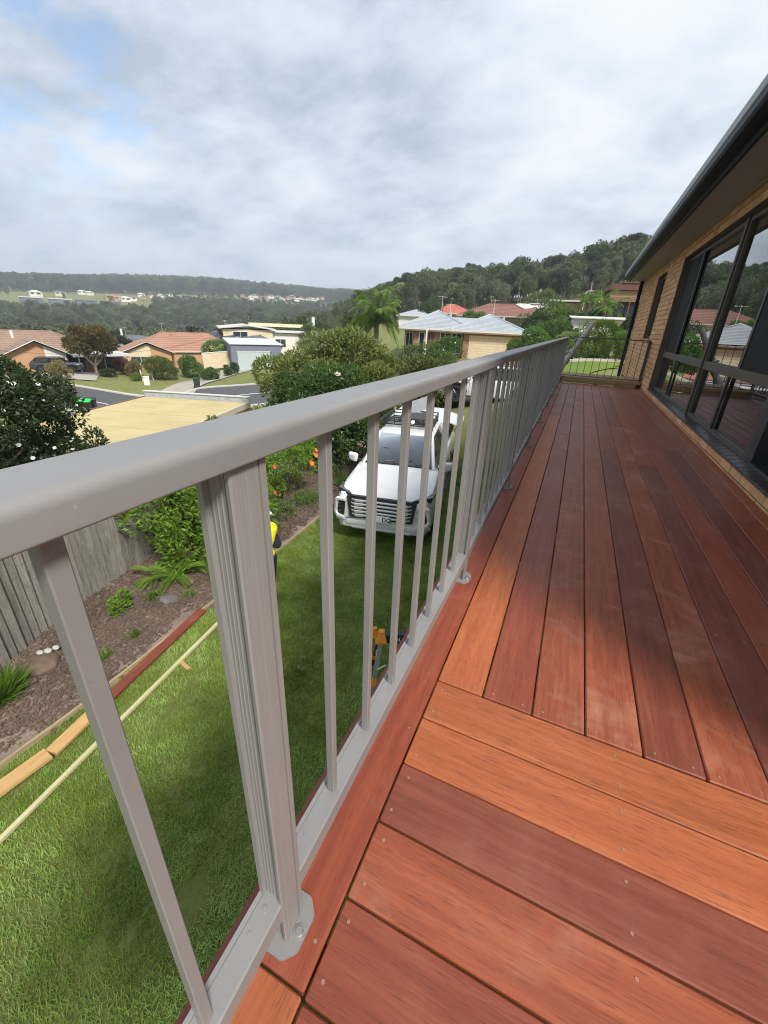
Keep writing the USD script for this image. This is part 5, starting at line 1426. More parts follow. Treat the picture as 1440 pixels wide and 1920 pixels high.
def hip(parent, x0, x1, y0, y1, z, h, mat, rows=10, ov=.5, caps=None):
    """Hip roof over a rectangle, with the ridge along the long side."""
    x0, x1, y0, y1 = x0 - ov, x1 + ov, y0 - ov, y1 + ov; d = min(x1 - x0, y1 - y0) / 2
    if x1 - x0 >= y1 - y0:
        a, b = (x0 + d, (y0 + y1) / 2, z + h), (x1 - d, (y0 + y1) / 2, z + h)
        A, Bq = (x0, y0, z), (x1, y0, z); C, D = (x1, y1, z), (x0, y1, z)
        fs = [(A, Bq, b, a), (C, D, a, b), (Bq, C, b), (D, A, a)]; hl = [(A, a), (D, a), (Bq, b), (C, b), (a, b)]
    else:
        a, b = ((x0 + x1) / 2, y0 + d, z + h), ((x0 + x1) / 2, y1 - d, z + h)
        A, Bq = (x0, y0, z), (x1, y0, z); C, D = (x1, y1, z), (x0, y1, z)
        fs = [(A, Bq, a), (Bq, C, b, a), (C, D, b), (D, A, a, b)]; hl = [(A, a), (Bq, a), (C, b), (D, b), (a, b)]
    for f in fs:
        f = [f[0], f[1]] + [q for i, q in enumerate(f[2:]) if i == 0 or np.linalg.norm(np.array(q) - f[1 + i]) > 1e-6]
        roof_face(f, mat, parent, rows)
    m = MB()
    for p, q in hl:
        if np.linalg.norm(np.array(p) - q) > .1:
            m.bar(np.array(p) + [0, 0, .05], np.array(q) + [0, 0, .05], .09, 5)
    obj('ridge_caps', m, caps or mat, parent)
    obj('gutter', MB().box(x0 - .10, x1 + .10, y0 - .10, y0 - .002, z - .10, z + .02).box(x0 - .10, x0 - .002, y0, y1, z - .10, z + .02).box(x1 + .002, x1 + .10, y0, y1, z - .10, z + .02), M_fasc, parent)
    if rows > 5:
        obj('downpipe', MB().bar((x1 - .6, y0 + .5, z - 2.6), (x1 - .6, y0 + .5, z - .2), .05, 6), M_fasc, parent)
        xa, ya = a[0] + .3, a[1]
        obj('roof_vent', MB().bar((xa + 1.0, ya - 1.0, z + h * .55), (xa + 1.0, ya - 1.0, z + h * .95), .14, 8), mat, parent)
        obj('aerial', MB().bar((xa, ya, z + h - .1), (xa, ya, z + h + 1.5), .02, 4).bar((xa - .5, ya, z + h + 1.4), (xa + .5, ya, z + h + 1.4), .015, 4).bar((xa - .3, ya - .3, z + h + 1.2), (xa - .3, ya + .3, z + h + 1.2), .012, 4).bar((xa + .3, ya - .3, z + h + 1.2), (xa + .3, ya + .3, z + h + 1.2), .012, 4), M_fw, parent)
    obj('fascia', MB().box(x0, x1, y0, y0 + .06, z - .22, z + .0).box(x0, x1, y1 - .06, y1, z - .22, z).box(x0, x0 + .06, y0 + .061, y1 - .061, z - .22, z).box(x1 - .06, x1, y0 + .061, y1 - .061, z - .22, z).box(x0 + .07, x1 - .07, y0 + .07, y1 - .07, z - .20, z - .17), M_fasc, parent)


def window(parent, x0, x1, z0, z1, y, s=-1, mull=1, frame=None):
    """Window on a wall facing -y (s=-1) or +y."""
    frame = frame or M_fw
    ya, yb = sorted((y + s * .01, y + s * .06))
    m = MB().box(x0, x1, ya, yb, z0, z0 + .07).box(x0, x1, ya, yb, z1 - .07, z1).box(x0, x0 + .07, ya, yb, z0 + .071, z1 - .071).box(x1 - .07, x1, ya, yb, z0 + .071, z1 - .071)
    for k in range(mull):
        xm = x0 + (x1 - x0) * (k + 1) / (mull + 1); m.box(xm - .03, xm + .03, ya, yb, z0 + .071, z1 - .071)
    w = obj('window', m, frame, parent)
    ga, gb = sorted((y + s * .012, y + s * .03))
    obj('pane', MB().box(x0 + .071, x1 - .071, ga, gb, z0 + .071, z1 - .071), M_gl, w)
    return w


def facing(px, py, D, turn=0.0):
    """Place seen at a picture point and the yaw that turns a -y front towards the photographer."""
    p = P(px, py, D); a = math.atan2(p[0] - CAM[0], p[1] - CAM[1])
    return p, -a + math.radians(turn)


# pale blue roofed house over the street
p_, rz_ = facing(862, 668, 43.5)
h2 = thing('blue_roofed_house', 'brick house with pale blue tiled hip roof and wide cream garage door beyond the handrail', 'house', (p_[0], p_[1], -1.95), rz_)
E0 = 2.55
h2b = usdkit.material(stage, '/World/Looks/mottled_brickwork', {
    'g': ('texture_coordinate', {}), 's': ('separate_xyz', {}), 'a': ('math', {'math_type': 'add'}), 'c': ('combine_xyz', {}),
    'bt': ('brick_texture', {'color1': (.36, .15, .07), 'color2': (.16, .10, .07), 'mortar': (.38, .33, .26), 'scale': 4.2, 'mortar_size': .02, 'brick_width': .96, 'row_height': .34}), 'p': ('principled_bsdf', {'roughness': .85})},
    [('g.object', 's.vector'), ('s.x', 'a.value1'), ('s.y', 'a.value2'), ('a.value', 'c.x'), ('s.z', 'c.y'), ('c.vector', 'bt.vector'), ('bt.color', 'p.base_color')], surface='p.BSDF')
obj('wall', MB().box(-4.9, .2, .9, 9, -1.2, E0).box(.2, 6.0, 0, 9, -1.2, E0).box(-6.0, -4.9, 2.2, 9, -1.2, E0), h2b, h2)
hip(h2, -6.0, .6, .9, 9.5, E0 + .06, 1.75, T_blue, 14, .55)
hip(h2, -.6, 6.0, 0.0, 7.0, E0 + .05, 1.60, T_blue, 14, .55)
hip(h2, -5.8, 5.8, 1.4, 9.3, E0 + .03, 1.15, T_blue, 12, .5)
gd = thing('garage_door', parent=h2)
for k in range(9):
    obj('door_slat', MB().bbox(.75, 4.95, -.03, .05, .02 + k * .245, .255 + k * .245, .012), M_cream, gd)
window(h2, -4.35, -3.75, .2, 2.3, .9, mull=0)
window(h2, -2.2, .05, .35, 2.35, .9, mull=3)
obj('porch_post', MB().box(-3.6, -3.45, .2, .35, -.6, E0), M_fw, h2)
obj('front_door', MB().box(-3.55, -2.75, .86, .90, -.2, 2.2), M_tim, h2)
window(h2, -5.9, -5.1, .7, 2.2, 2.2, mull=1)

# red roofed house behind it
p_, rz_ = facing(945, 600, 84, -14)
h3 = thing('red_roofed_house', 'brown brick house with a dark red tiled hip roof behind the blue roofed house', 'house', (p_[0], p_[1], -.2), rz_)
e3 = 1 + .0215 * 84 + .25
obj('wall', MB().box(-9, 8.4, 0, 10, -1.5, e3 - .15 + .2), M_brown, h3)
hip(h3, -9, 4.5, 1.5, 10, e3 + .25, 2.3, T_red, 9, .7)
hip(h3, .5, 8.4, 0, 8.5, e3 + .26, 1.75, T_red, 9, .7)
window(h3, 3, 6, .6, 2.0, 0, mull=1)
obj('vent_pipe', MB().bar((6.5, 3, e3), (6.5, 3, e3 + 1.9), .09, 6), M_fw, h3)
# small red roof to the left of it
p_, rz_ = facing(852, 590, 100, 8)
h4 = thing('small_red_house', 'small house with bright red and orange roof at the foot of the gum forest', 'house', (p_[0], p_[1], 1.2), rz_)
obj('wall', MB().box(-4.6, 4.6, 0, 8, -1.5, 2.4), M_peach, h4)
hip(h4, -4.6, 4.6, 0, 8, 2.45, 1.9, tiles('bright_red_roof', (.36, .085, .065), (.44, .17, .12)), 7, .5)
p_, rz_ = facing(775, 600, 88, -10)
h5 = thing('grey_roofed_cottage', 'low house with blue grey roof and a red wall just right of the palm', 'house', (p_[0], p_[1], .2), rz_)
obj('wall', MB().box(-3, 3.4, 0, 7, -1.5, 2.3), M_white, h5)
hip(h5, -3, 3.4, 0, 7, 2.35, 1.25, T_blue, 6, .4)
obj('red_wall', MB().box(.8, 4.2, -1.6, -.1, -1.5, 1.2), plain('red_painted_wall', (.35, .06, .05), .8), h5)
p_, rz_ = facing(984, 592, 108, 12)
h6 = thing('white_gabled_house', 'white roofed house peeking over the right end of the dark red roof', 'house', (p_[0], p_[1], 2.4), rz_)
obj('wall', MB().box(-5, 5, 0, 8, -2, 2.7), M_white, h6)
hip(h6, -5, 5, 0, 8, 2.75, 1.5, T_lt, 6, .5)
window(h6, -2, 1, .8, 2.2, 0)
p_, rz_ = facing(1015, 588, 96, -5)
h7 = thing('grey_shed_house', 'little pale grey skillion roofed building right of the white roof', 'house', (p_[0], p_[1], 2.4), rz_)
obj('wall', MB().box(-3, 3, 0, 4, -2, 2.6), plain('grey_green_wall', (.28, .30, .27), .8), h7)
obj('roof', MB().add([(-3.4, -.5, 2.62), (3.4, -.5, 2.62), (3.4, 4.4, 3.7), (-3.4, 4.4, 3.7), (-3.4, -.5, 2.74), (3.4, -.5, 2.74), (3.4, 4.4, 3.82), (-3.4, 4.4, 3.82)], [(0, 3, 2, 1), (4, 5, 6, 7), (0, 1, 5, 4), (1, 2, 6, 5), (2, 3, 7, 6), (3, 0, 4, 7)]), T_lt, h7)
# long pale roof and lamp
p_, rz_ = facing(1092, 575, 92, 4)
h8 = thing('long_low_house', 'long low building with a thin white flat roof on the slope behind the garden', 'house', (p_[0], p_[1], 3.6), rz_)
obj('wall', MB().box(-5, 6, 0, 6, -2, 2.55), plain('rose_wall', (.30, .20, .17), .8), h8)
obj('roof', MB().box(-6, 6.8, -1, 6.8, 2.70, 2.95), T_lt, h8)
obj('lower_roof', MB().box(-9.5, -4.2, -2.2, 2, 2.0, 2.2), T_lt, h8)
# an overhead wire across the far left roof
wr_ = thing('overhead_wire', 'thin dark overhead wire sagging across the brown tiled roof at the far left', 'wire')
wa, wb_ = P(-60, 652, 52), P(480, 600, 70)
obj('cable', MB().path([wa + (wb_ - wa) * t + np.array([0, 0, -2.2 * 4 * t * (1 - t)]) for t in np.linspace(0, 1, 17)], [.018] * 17, 4), trim_m, wr_)
p_ = P(1095, 566, 84)
lp = thing('street_lamp', 'small curved street lamp above the long white roof', 'lamp', (p_[0], p_[1], g1(p_[0], p_[1])))
zt_ = 1 + 84 * .079 - g1(p_[0], p_[1])
obj('pole', MB().path([(0, 0, -.2), (0, 0, zt_ - .5), (.15, 0, zt_ - .1), (.6, 0, zt_)], [.09, .06, .05, .05], 6), T_lt, lp)
obj('lamp_head', MB().bbox(.5, 1.1, -.12, .12, zt_ - .06, zt_ + .06, .03), T_lt, lp)
# brown timber house
p_, rz_ = facing(1185, 596, 70, 10)
h9 = thing('brown_timber_house', 'two storey red brown timber house with a verandah beside the dark downpipe', 'house', (p_[0], p_[1], 2.2), rz_)
obj('wall', MB().box(-3.2, 7, 1.6, 9, -1.5, 5.4), M_tim, h9)
for k in range(9):
    obj('weatherboard', MB().bbox(-3.4, 7, 0.0, .06, 3.0 + k * .15, 3.14 + k * .15, .01), M_brown if k < 4 else M_peach, h9)
obj('roof', MB().box(-3.8, 7.4, -.4, 9.4, 4.42, 4.55).box(-2, 7.4, 1.5, 9.4, 5.45, 5.6), M_tim, h9)
obj('verandah_floor', MB().box(-3.3, 7, 0, 1.6, .0, .15), M_tim, h9)
for xk in (-3.25, -.8, 1.7, 4.2):
    obj('verandah_post', MB().box(xk, xk + .14, .02, .16, .151, 2.99), M_tim, h9)
obj('handrail', MB().box(-3.1, 7, .06, .12, .98, 1.06), M_tim, h9)
for k in range(24):
    obj('rail_bar', MB().box(-3.0 + k * .4, -2.94 + k * .4, .07, .11, .151, .979), M_tim, h9)
window(h9, -2.4, 1.4, .4, 2.6, 1.6, frame=M_tim)
# shed below it
p_, rz_ = facing(1125, 622, 47, 6)
sh = thing('white_shed', 'low white shed with a flat pale roof behind the round garden bush', 'shed', (p_[0], p_[1], 1.0 - .2), rz_)
obj('wall', MB().box(-2.6, 2.2, 0, 4, -1.5, 1.45), M_white, sh)
obj('roof', MB().add([(-2.9, -.4, 1.46), (2.5, -.4, 1.46), (2.5, 4.4, 1.75), (-2.9, 4.4, 1.75), (-2.9, -.4, 1.54), (2.5, -.4, 1.54), (2.5, 4.4, 1.83), (-2.9, 4.4, 1.83)], [(0, 3, 2, 1), (4, 5, 6, 7), (0, 1, 5, 4), (1, 2, 6, 5), (2, 3, 7, 6), (3, 0, 4, 7)]), T_lt, sh)
# ---- left side of the street
p_, rz_ = facing(76, 700, 64, 8)
hl = thing('brown_roofed_house', 'tan brick house with brown tiled gable roof at the far left across the street', 'house', (p_[0], p_[1], -6.45), rz_)
e_ = 2.3
obj('wall', MB().box(-2.6, 2.9, 0, 9, -1.0, e_).box(-12, -2.6, 3, 11, -1, e_).box(2.9, 6.2, 2.2, 11, -1, e_).prism([(-2.6, e_), (2.9, e_), (.15, e_ + 1.35)], .02, .2, 'y'), M_peach, hl)
roof_face([(-3.1, -.5, e_ - .1), (-3.1, 11, e_ - .1), (.15, 11, e_ + 1.5), (.15, -.5, e_ + 1.5)], T_brown, hl, 8)
roof_face([(3.4, 11, e_ - .1), (3.4, -.5, e_ - .1), (.15, -.5, e_ + 1.5), (.15, 11, e_ + 1.5)], T_brown, hl, 8)
hip(hl, -13, 7.6, 3.2, 12, e_ + .02, 2.15, T_brown, 10, .5)
obj('barge_board', MB().plank((-3.15, -.55, e_ - .12), (.15, -.55, e_ + 1.55), .05, .2, (0, 1, 0)).plank((.15, -.55, e_ + 1.55), (3.45, -.55, e_ - .12), .05, .2, (0, 1, 0)), M_fw, hl)
obj('gable_panel', MB().prism([(.9, e_ - .25), (2.85, e_ - .25), (2.85, e_ + .02), (.9, e_ + .95)], -.05, -.01, 'y'), M_fw, hl)
window(hl, .95, 1.35, .9, 2.0, 0, mull=0); window(hl, 1.7, 2.75, 1.1, 2.0, 0, mull=1); window(hl, 3.2, 3.9, .5, 2.0, 2.2, mull=0)
obj('carport_roof', MB().box(3.4, 9.6, -.6, 5, e_ - .35, e_ - .10), T_lt, hl)
obj('carport_back', MB().box(3.8, 9.2, 4.2, 4.4, -.8, e_ - .4), M_gl, hl)
for xk in (3.9, 9.2):
    obj('carport_post', MB().box(xk, xk + .1, -.4, -.3, -1, e_ - .36), M_fw, hl)
obj('chimney', MB().bar((-.8, 6, e_ + 1), (-.8, 6, e_ + 2.3), .15, 6), M_fw, hl)
p_, rz_ = facing(285, 690, 76, 4)
ho = thing('orange_roofed_house', 'tan house with a salmon orange tiled roof behind the round green shrubs', 'house', (p_[0], p_[1], -8.0), rz_)
e_ = 3.2
obj('wall', MB().box(-3.4, 3.0, 0, 9, -1.0, e_).box(3.0, 14.5, 1.5, 10, -1, e_).prism([(-3.4, e_), (3.0, e_), (-.2, e_ + 1.2)], .02, .2, 'y'), M_peach, ho)
roof_face([(-3.9, -.5, e_ - .1), (-3.9, 9, e_ - .1), (-.2, 9, e_ + 1.45), (-.2, -.5, e_ + 1.45)], T_orange, ho, 8)
roof_face([(3.5, 9, e_ - .1), (3.5, -.5, e_ - .1), (-.2, -.5, e_ + 1.45), (-.2, 9, e_ + 1.45)], T_orange, ho, 8)
hip(ho, -2, 14.5, 1.7, 11, e_ + .02, 2.6, T_orange, 10, .5)
obj('barge_board', MB().plank((-3.95, -.55, e_ - .12), (-.2, -.55, e_ + 1.5), .05, .2, (0, 1, 0)).plank((-.2, -.55, e_ + 1.5), (3.55, -.55, e_ - .12), .05, .2, (0, 1, 0)), M_fw, ho)
obj('gable_panel', MB().prism([(-2.7, e_ - .6), (.2, e_ - .6), (.2, e_ + .9), (-.3, e_ + 1.1), (-2.7, e_ + .1)], -.05, -.01, 'y'), M_cream, ho)
window(ho, -2.6, .1, 1.5, e_ - .65, 0, mull=1)
p_, rz_ = facing(245, 650, 96, -4)
hb = thing('slate_roofed_house', 'house with dark blue grey hip roof and a white flue behind the bronze leaved tree', 'house', (p_[0], p_[1], -8.5), rz_)
obj('wall', MB().box(-5, 6, 0, 8, -1.5, 3.3), M_brown, hb); hip(hb, -5, 6, 0, 8, 3.35, 1.6, T_grey, 7, .5, T_grey)
obj('flue', MB().bar((-1.2, 2, 4), (-1.2, 2, 6.2), .2, 7), M_fw, hb)
p_, rz_ = facing(430, 655, 82, -16)
hs = thing('solar_roofed_house', 'house with a broad dark grey roof carrying black solar panels', 'house', (p_[0], p_[1], -7.6), rz_)
obj('wall', MB().box(-7, 8, 0, 10, -1.5, 3.9), M_cream, hs); hip(hs, -7, 8, 0, 10, 3.95, 2.3, T_grey, 7, .6, T_grey)
for k in range(6):
    obj('solar_panel', MB().add([(-5.6 + k * 1.1, .4, 4.75), (-4.6 + k * 1.1, .4, 4.75), (-4.6 + k * 1.1, 2.2, 5.55), (-5.6 + k * 1.1, 2.2, 5.55), (-5.6 + k * 1.1, .4, 4.82), (-4.6 + k * 1.1, .4, 4.82), (-4.6 + k * 1.1, 2.2, 5.62), (-5.6 + k * 1.1, 2.2, 5.62)], [(0, 3, 2, 1), (4, 5, 6, 7), (0, 1, 5, 4), (1, 2, 6, 5), (2, 3, 7, 6), (3, 0, 4, 7)]), M_gl, hs)
p_, rz_ = facing(497, 660, 84, 8)
hc = thing('cream_flat_house', 'cream two storey building with low pitched white roof left of the huge olive bush', 'house', (p_[0], p_[1], -6.6), rz_)
obj('wall', MB().box(-7, 1.6, 0, 9, -1.5, 5.35), M_cream, hc)
obj('white_wall', MB().box(1.61, 8.5, .6, 9, -1.5, 4.9), M_white, hc)
obj('roof', MB().prism([(-7.7, 5.4), (-2.7, 5.95), (2.2, 5.4), (2.2, 5.62), (-2.7, 6.2), (-7.7, 5.62)], -.6, 9.5, 'y').box(1.5, 9.5, 0, 9.6, 5.0, 5.2), T_lt, hc)
obj('roof_parapet', MB().box(-2.0, 8.5, 5, 5.2, 5.9, 6.5), M_cream, hc)
window(hc, -5.4, -2.8, 4.0, 5.0, 0, mull=1); window(hc, 2.1, 4.1, 2.4, 3.9, .6, mull=1)
obj('chimney', MB().box(10.2, 10.7, 4, 4.5, 3, 8.0), M_fw, hc)
obj('side_wing', MB().box(8.6, 14, 3, 9, -1.5, 5.2), plain('dim_grey_cladding', (.22, .21, .20), .7), hc)
p_, rz_ = facing(474, 694, 64, 10)
hg = thing('blue_garage', 'slate blue garage with a pale roller door at the end of the driveway', 'garage', (p_[0], p_[1], -6.0), rz_)
blu = plain('slate_blue_cladding', (.15, .17, .23), .65, var=.08)
obj('wall', MB().box(-2.7, 4.2, 0, 6, -1, 3.3), blu, hg)
obj('roof', MB().add([(-2.9, -.2, 3.32), (4.4, -.2, 3.32), (4.4, 6.2, 3.7), (-2.9, 6.2, 3.7), (-2.9, -.2, 3.45), (4.4, -.2, 3.45), (4.4, 6.2, 3.9), (-2.9, 6.2, 3.9)], [(0, 3, 2, 1), (4, 5, 6, 7), (0, 1, 5, 4), (1, 2, 6, 5), (2, 3, 7, 6), (3, 0, 4, 7)]), tiles('blue_white_roof', (.48, .52, .56), (.6, .63, .66)), hg)
rd = obj('roller_door', MB().box(-1.9, 2.6, -.05, -.01, -.8, 2.35), plain('roller_door_paint', (.40, .46, .47), .6, var=.05), hg)
obj('door_head', MB().box(-2.0, 2.7, -.09, -.01, 2.36, 2.45), T_lt, rd)
# cream wall beside the driveway
a_, b_ = P(382, 692, 63.5), P(440, 686, 66)
cw = thing('cream_boundary_wall', 'low cream rendered wall beside the driveway left of the slate blue garage', 'wall')
obj('wall', MB().plank((a_[0], a_[1], -5.0), (b_[0], b_[1], -4.8), .2, 2.1), M_cream, cw)
obj('coping', MB().plank((a_[0], a_[1], -3.92), (b_[0], b_[1], -3.72), .28, .08), M_fw, cw)

# ------------------------------------------------------------------ small street things
def bin_(label, loc, rz, lid, body, group=None):
    t = thing('wheelie_bin', label, 'bin', loc, rz)
    v = [(sx * w, sy * d, z) for (w, d, z) in ((.21, .24, .06), (.28, .33, .96)) for sx, sy in ((-1, -1), (1, -1), (1, 1), (-1, 1))]
    obj('body', MB().add(v, [(0, 3, 2, 1), (4, 5, 6, 7), (0, 1, 5, 4), (1, 2, 6, 5), (2, 3, 7, 6), (3, 0, 4, 7)]), body, t)
    obj('lid', MB().man(m3.Manifold.batch_hull([m3.Manifold.cube((.60, .70, .03), True).translate((0, 0, .985)), m3.Manifold.cube((.40, .56, .02), True).translate((0, 0, 1.05))])), lid, t)
    obj('handle', MB().bar((-.22, .37, .92), (.22, .37, .92), .02, 6), body, t)
    for s in (-1, 1):
        obj('wheel', MB().bar((s * .20, .25, .10), (s * .26, .25, .10), .10, 12), trim_m, t)
    return t


bin_g = plain('dark_green_bin', (.018, .035, .030), .6, var=.15)
lid_r = plain('maroon_lid', (.16, .03, .03), .6)
bn = []
p_ = P(370, 726, 47); bin_('dark green wheelie bin with a maroon lid edge standing on the verge by the driveway', (p_[0], p_[1], g1(p_[0], p_[1]) + .05), math.radians(60), bin_g, bin_g)
p_ = P(384, 712, 58); bin_('dark bin beside the low shrubs farther up the driveway', (p_[0], p_[1], g1(p_[0], p_[1]) + .05), math.radians(40), bin_g, bin_g)
p_ = P(424, 689, 62); bin_('black bin against the cream boundary wall', (p_[0], p_[1], g1(p_[0], p_[1]) + .05), math.radians(30), trim_m, trim_m)
p_ = P(157, 752, 27.0); bin_('black bin with the bright green tilted lid behind the yellow roof edge', (p_[0], p_[1], p_[2] - .98), math.radians(50), plain('bright_green_lid', (.02, .55, .10), .5), trim_m)
p_ = P(166, 748, 27.8); bin_('black bin right beside the green lidded one', (p_[0], p_[1], p_[2] - 1.0), math.radians(50), trim_m, trim_m)
p_ = P(172, 762, 25.5)
shrub('red_flowers', 'bright scarlet flowering plant at the corner of the yellow roof by the bins', 'plant', (p_[0], p_[1], p_[2] - 1.1), (.28, .28, .6), 700, plain('scarlet_petal', (.70, .03, .03), .6), .12, .06, 93, 7, .02)
p_ = P(276, 720, 53.5)
mb = thing('meter_box', 'white service box on the grass verge left of the driveway', 'box', (p_[0], p_[1], g1(p_[0], p_[1])), math.radians(50))
obj('cabinet', MB().bbox(-.28, .28, -.18, .18, 0, .92, .03), M_fw, mb); obj('lid', MB().bbox(-.32, .32, -.22, .22, .921, .99, .02), M_fw, mb)
for k, (px_, py_) in enumerate(((266, 702), (288, 712), (300, 710))):
    p_ = P(px_, py_, 56 + k); s_ = thing('marker_stake', ('pale stake leaning over the grass left of the white service box', 'pale stake just right of the white service box', 'taller pale stake leaning nearest the driveway')[k], 'stake', (p_[0], p_[1], g1(p_[0], p_[1])))
    obj('stake', MB().plank((0, 0, -.1), (-.35 - .1 * k, .1, 1.0 + .2 * (k != 1)), .10, .06, (0, 1, 0)), M_fw, s_)
for k, (px_, py_) in enumerate(((128, 740), (143, 738))):
    p_ = P(px_, py_, 50); s_ = thing('bollard', ('dark post on the far kerb left of the green lidded bin', 'dark post on the far kerb above the green lid')[k], 'post', (p_[0], p_[1], g1(p_[0], p_[1])))
    obj('post', MB().bar((0, 0, -.1), (0, 0, 1.0), .06, 8), M_tim, s_)
# leaning pole at the end of the deck
pa, pb_ = P(1040, 705, 12.4), P(1112, 607, 12.9)
pole = thing('leaning_pole', 'leaning pale grey pole with knobbly collars at the far corner of the deck', 'pole')
d_ = unit(pb_ - pa); base_ = pa - d_ * 1.9
pole_m = plain('pale_pole', (.34, .33, .30), .7, var=.25, scale=5, bump=.5, bscale=30)
obj('shaft', MB().path([base_, pa, pa + (pb_ - pa) * .5, pb_], [.09, .075, .07, .06], 12), pole_m, pole, smooth=40)
for q in (.14, .30, .46, .70):
    c_ = pa + (pb_ - pa) * q; obj('collar', MB().bar(c_ - d_ * .05, c_ + d_ * .05, .095, 12), pole_m, pole)
    obj('stub', MB().bar(c_, c_ + np.array([-.14, -.05, .02]), .03, 6), pole_m, pole)

# ------------------------------------------------------------------ street and garden trees
L_bronze = leaf('bronze_leaf', [(0.0, (0.060, 0.045, 0.018)), (0.45, (0.150, 0.088, 0.034)), (0.8, (0.25, 0.118, 0.052)), (1.0, (0.33, 0.155, 0.07))], .3, .55)
L_peach = leaf('peach_flower_leaf', [(0.0, (0.085, 0.068, 0.028)), (0.35, (0.21, 0.115, 0.062)), (1.0, (0.36, 0.20, 0.13))], .25, .6)
L_burg = leaf('burgundy_leaf', [(0.0, (0.05, 0.025, 0.018)), (1.0, (0.16, 0.07, 0.05))], .25, .5)
L_mid = leaf('garden_green_leaf', [(0.0, (0.041, 0.073, 0.019)), (0.5, (0.089, 0.154, 0.036)), (1.0, (0.211, 0.276, 0.082))], .3, .5)
L_lime = leaf('lime_leaf', [(0.0, (0.06, 0.09, 0.015)), (0.5, (0.12, 0.17, 0.03)), (1.0, (0.22, 0.26, 0.06))], .3, .5)
L_pale = leaf('pale_flowering_leaf', [(0.0, (0.10, 0.13, 0.05)), (0.5, (0.30, 0.33, 0.20)), (1.0, (0.60, 0.60, 0.46))], .25, .6)


def tree(name, label, loc, H, rad, cz, n, mat, l, w, seed, nl=22, bark=None, group=None, rl=(.2, .36), flat=.8, r0=.14, up=.2):
    r = np.random.default_rng(seed); t = thing(name, label, 'tree', loc, group=group)
    (v, f), cs = crown(r, n, rad, nl, l, w, rl, flat, 0, up); v[:, 2] += cz
    obj('crown', (v, f), mat, t)
    obj('trunk', limbs(MB(), (0, 0, -.3), cs + [0, 0, cz], r, r0, .35, 8), bark or bark_g, t)
    return t


p_ = P(182, 706, 60)
tree('bronze_tree', 'spreading bronze leaved tree on the grass verge in front of the black four wheel drive', (p_[0], p_[1], g1(p_[0], p_[1])), 5.6, (3.1, 2.8, 2.1), 3.7, 12000, L_bronze, .30, .15, 81, 34, up=.5, r0=.20)
def bush_at(name, label, px, py, D, rad, n, mat, l, seed, cat='shrub', nl=16, fl=None, zb=None, w=None, stems=5):
    p = P(px, py, D); return shrub(name, label, cat, (p[0], p[1], g1(p[0], p[1]) - .05 if zb is None else zb), rad, int(n * 1.5), mat, l, w or l * .5, seed, int(nl * 1.3), .04, fl, up=.3, stems=stems)


bush_at('peach_shrub', 'rounded peach flowered shrub in front of the dark car', 115, 716, 55.5, (1.35, 1.3, 1.15), 3600, L_peach, .17, 82)
bush_at('round_shrub', 'large round dark olive shrub in front of the orange roofed house', 305, 707, 58, (2.35, 2.1, 1.65), 8500, L_olive, .22, 83, nl=26)
bush_at('round_shrub', 'second round shrub joined on the right along the driveway', 357, 697, 61, (1.6, 1.6, 1.75), 5000, L_mid, .22, 84, nl=20)
bush_at('conical_shrub', 'dark upright shrub beside the carport', 150, 706, 66, (1.15, 1.1, 1.75), 3600, L_dark, .2, 85)
bush_at('burgundy_shrub', 'burgundy shrub right of the bronze leaved tree', 232, 703, 62, (1.0, 1.0, 1.3), 2600, L_burg, .2, 86)
bush_at('rosy_shrub', 'rosy green shrub between the burgundy shrub and the round shrubs', 254, 704, 60, (1.1, 1.0, 1.2), 2600, L_peach, .19, 87)
bush_at('low_shrub', 'low dark hedge shrub at the foot of the bronze leaved tree', 205, 708, 60, (1.3, .9, .55), 2200, L_dark, .18, 88)
bush_at('low_shrub', 'low bright mound on the verge left of the service box', 258, 712, 56.5, (1.0, .8, .45), 1600, L_lime, .16, 89)
bush_at('driveway_shrub', 'open leafy shrub beside the bin on the driveway verge', 397, 713, 56, (1.35, 1.1, .95), 2600, L_mid, .2, 90)
bush_at('driveway_shrub', 'small shrub in front of the slate blue garage door', 428, 705, 58.5, (.6, .6, .65), 1200, L_mid, .18, 91)
bush_at('driveway_shrub', 'thin sapling nearest the roller door', 441, 697, 60, (.55, .55, .95), 1300, L_dark, .18, 92)
bush_at('tall_bush', 'tall green bush behind the cream boundary wall', 410, 678, 73, (3.0, 2.4, 2.3), 6000, L_mid, .28, 94, nl=24, zb=-6.2)
bush_at('white_rose_bush', 'white flowering bush on top of the cream boundary wall', 420, 664, 69, (1.5, 1.0, .8), 1800, L_pale, .2, 95, zb=-4.4)
# garden on the slope beyond the deck
bush_at('round_bush', 'big rounded weeping bush behind the thin end railing', 1122, 655, 29, (1.75, 1.6, 1.6), 9000, L_lime, .15, 101, nl=26, zb=-.95, w=.05)
bush_at('white_bush', 'white flowering bush left of the leaning pole', 1075, 640, 31, (1.35, 1.2, .95), 3600, L_pale, .14, 102, zb=-.45)
bush_at('garden_bush', 'mid green bush above the end of the handrail', 1003, 640, 33, (1.6, 1.4, 1.25), 5000, L_mid, .17, 103, zb=-1.1)
bush_at('garden_bush', 'yellow green shrub right of the garage corner', 968, 655, 36, (1.3, 1.2, 1.0), 3600, L_lime, .15, 104, zb=-1.35)
bush_at('garden_bush', 'dark bush right below the red roof', 1012, 600, 48, (2.6, 2.2, 2.0), 6000, L_dark, .22, 105, zb=-.8, nl=20)
bush_at('garden_bush', 'grey green shrub low against the rail at the deck corner', 1085, 668, 25.5, (.9, .8, .55), 2400, L_grey, .10, 106)
bush_at('garden_bush', 'bright small leaved shrub seen through the end railing', 1118, 672, 25.5, (.65, .6, .5), 1800, L_lime, .10, 107)
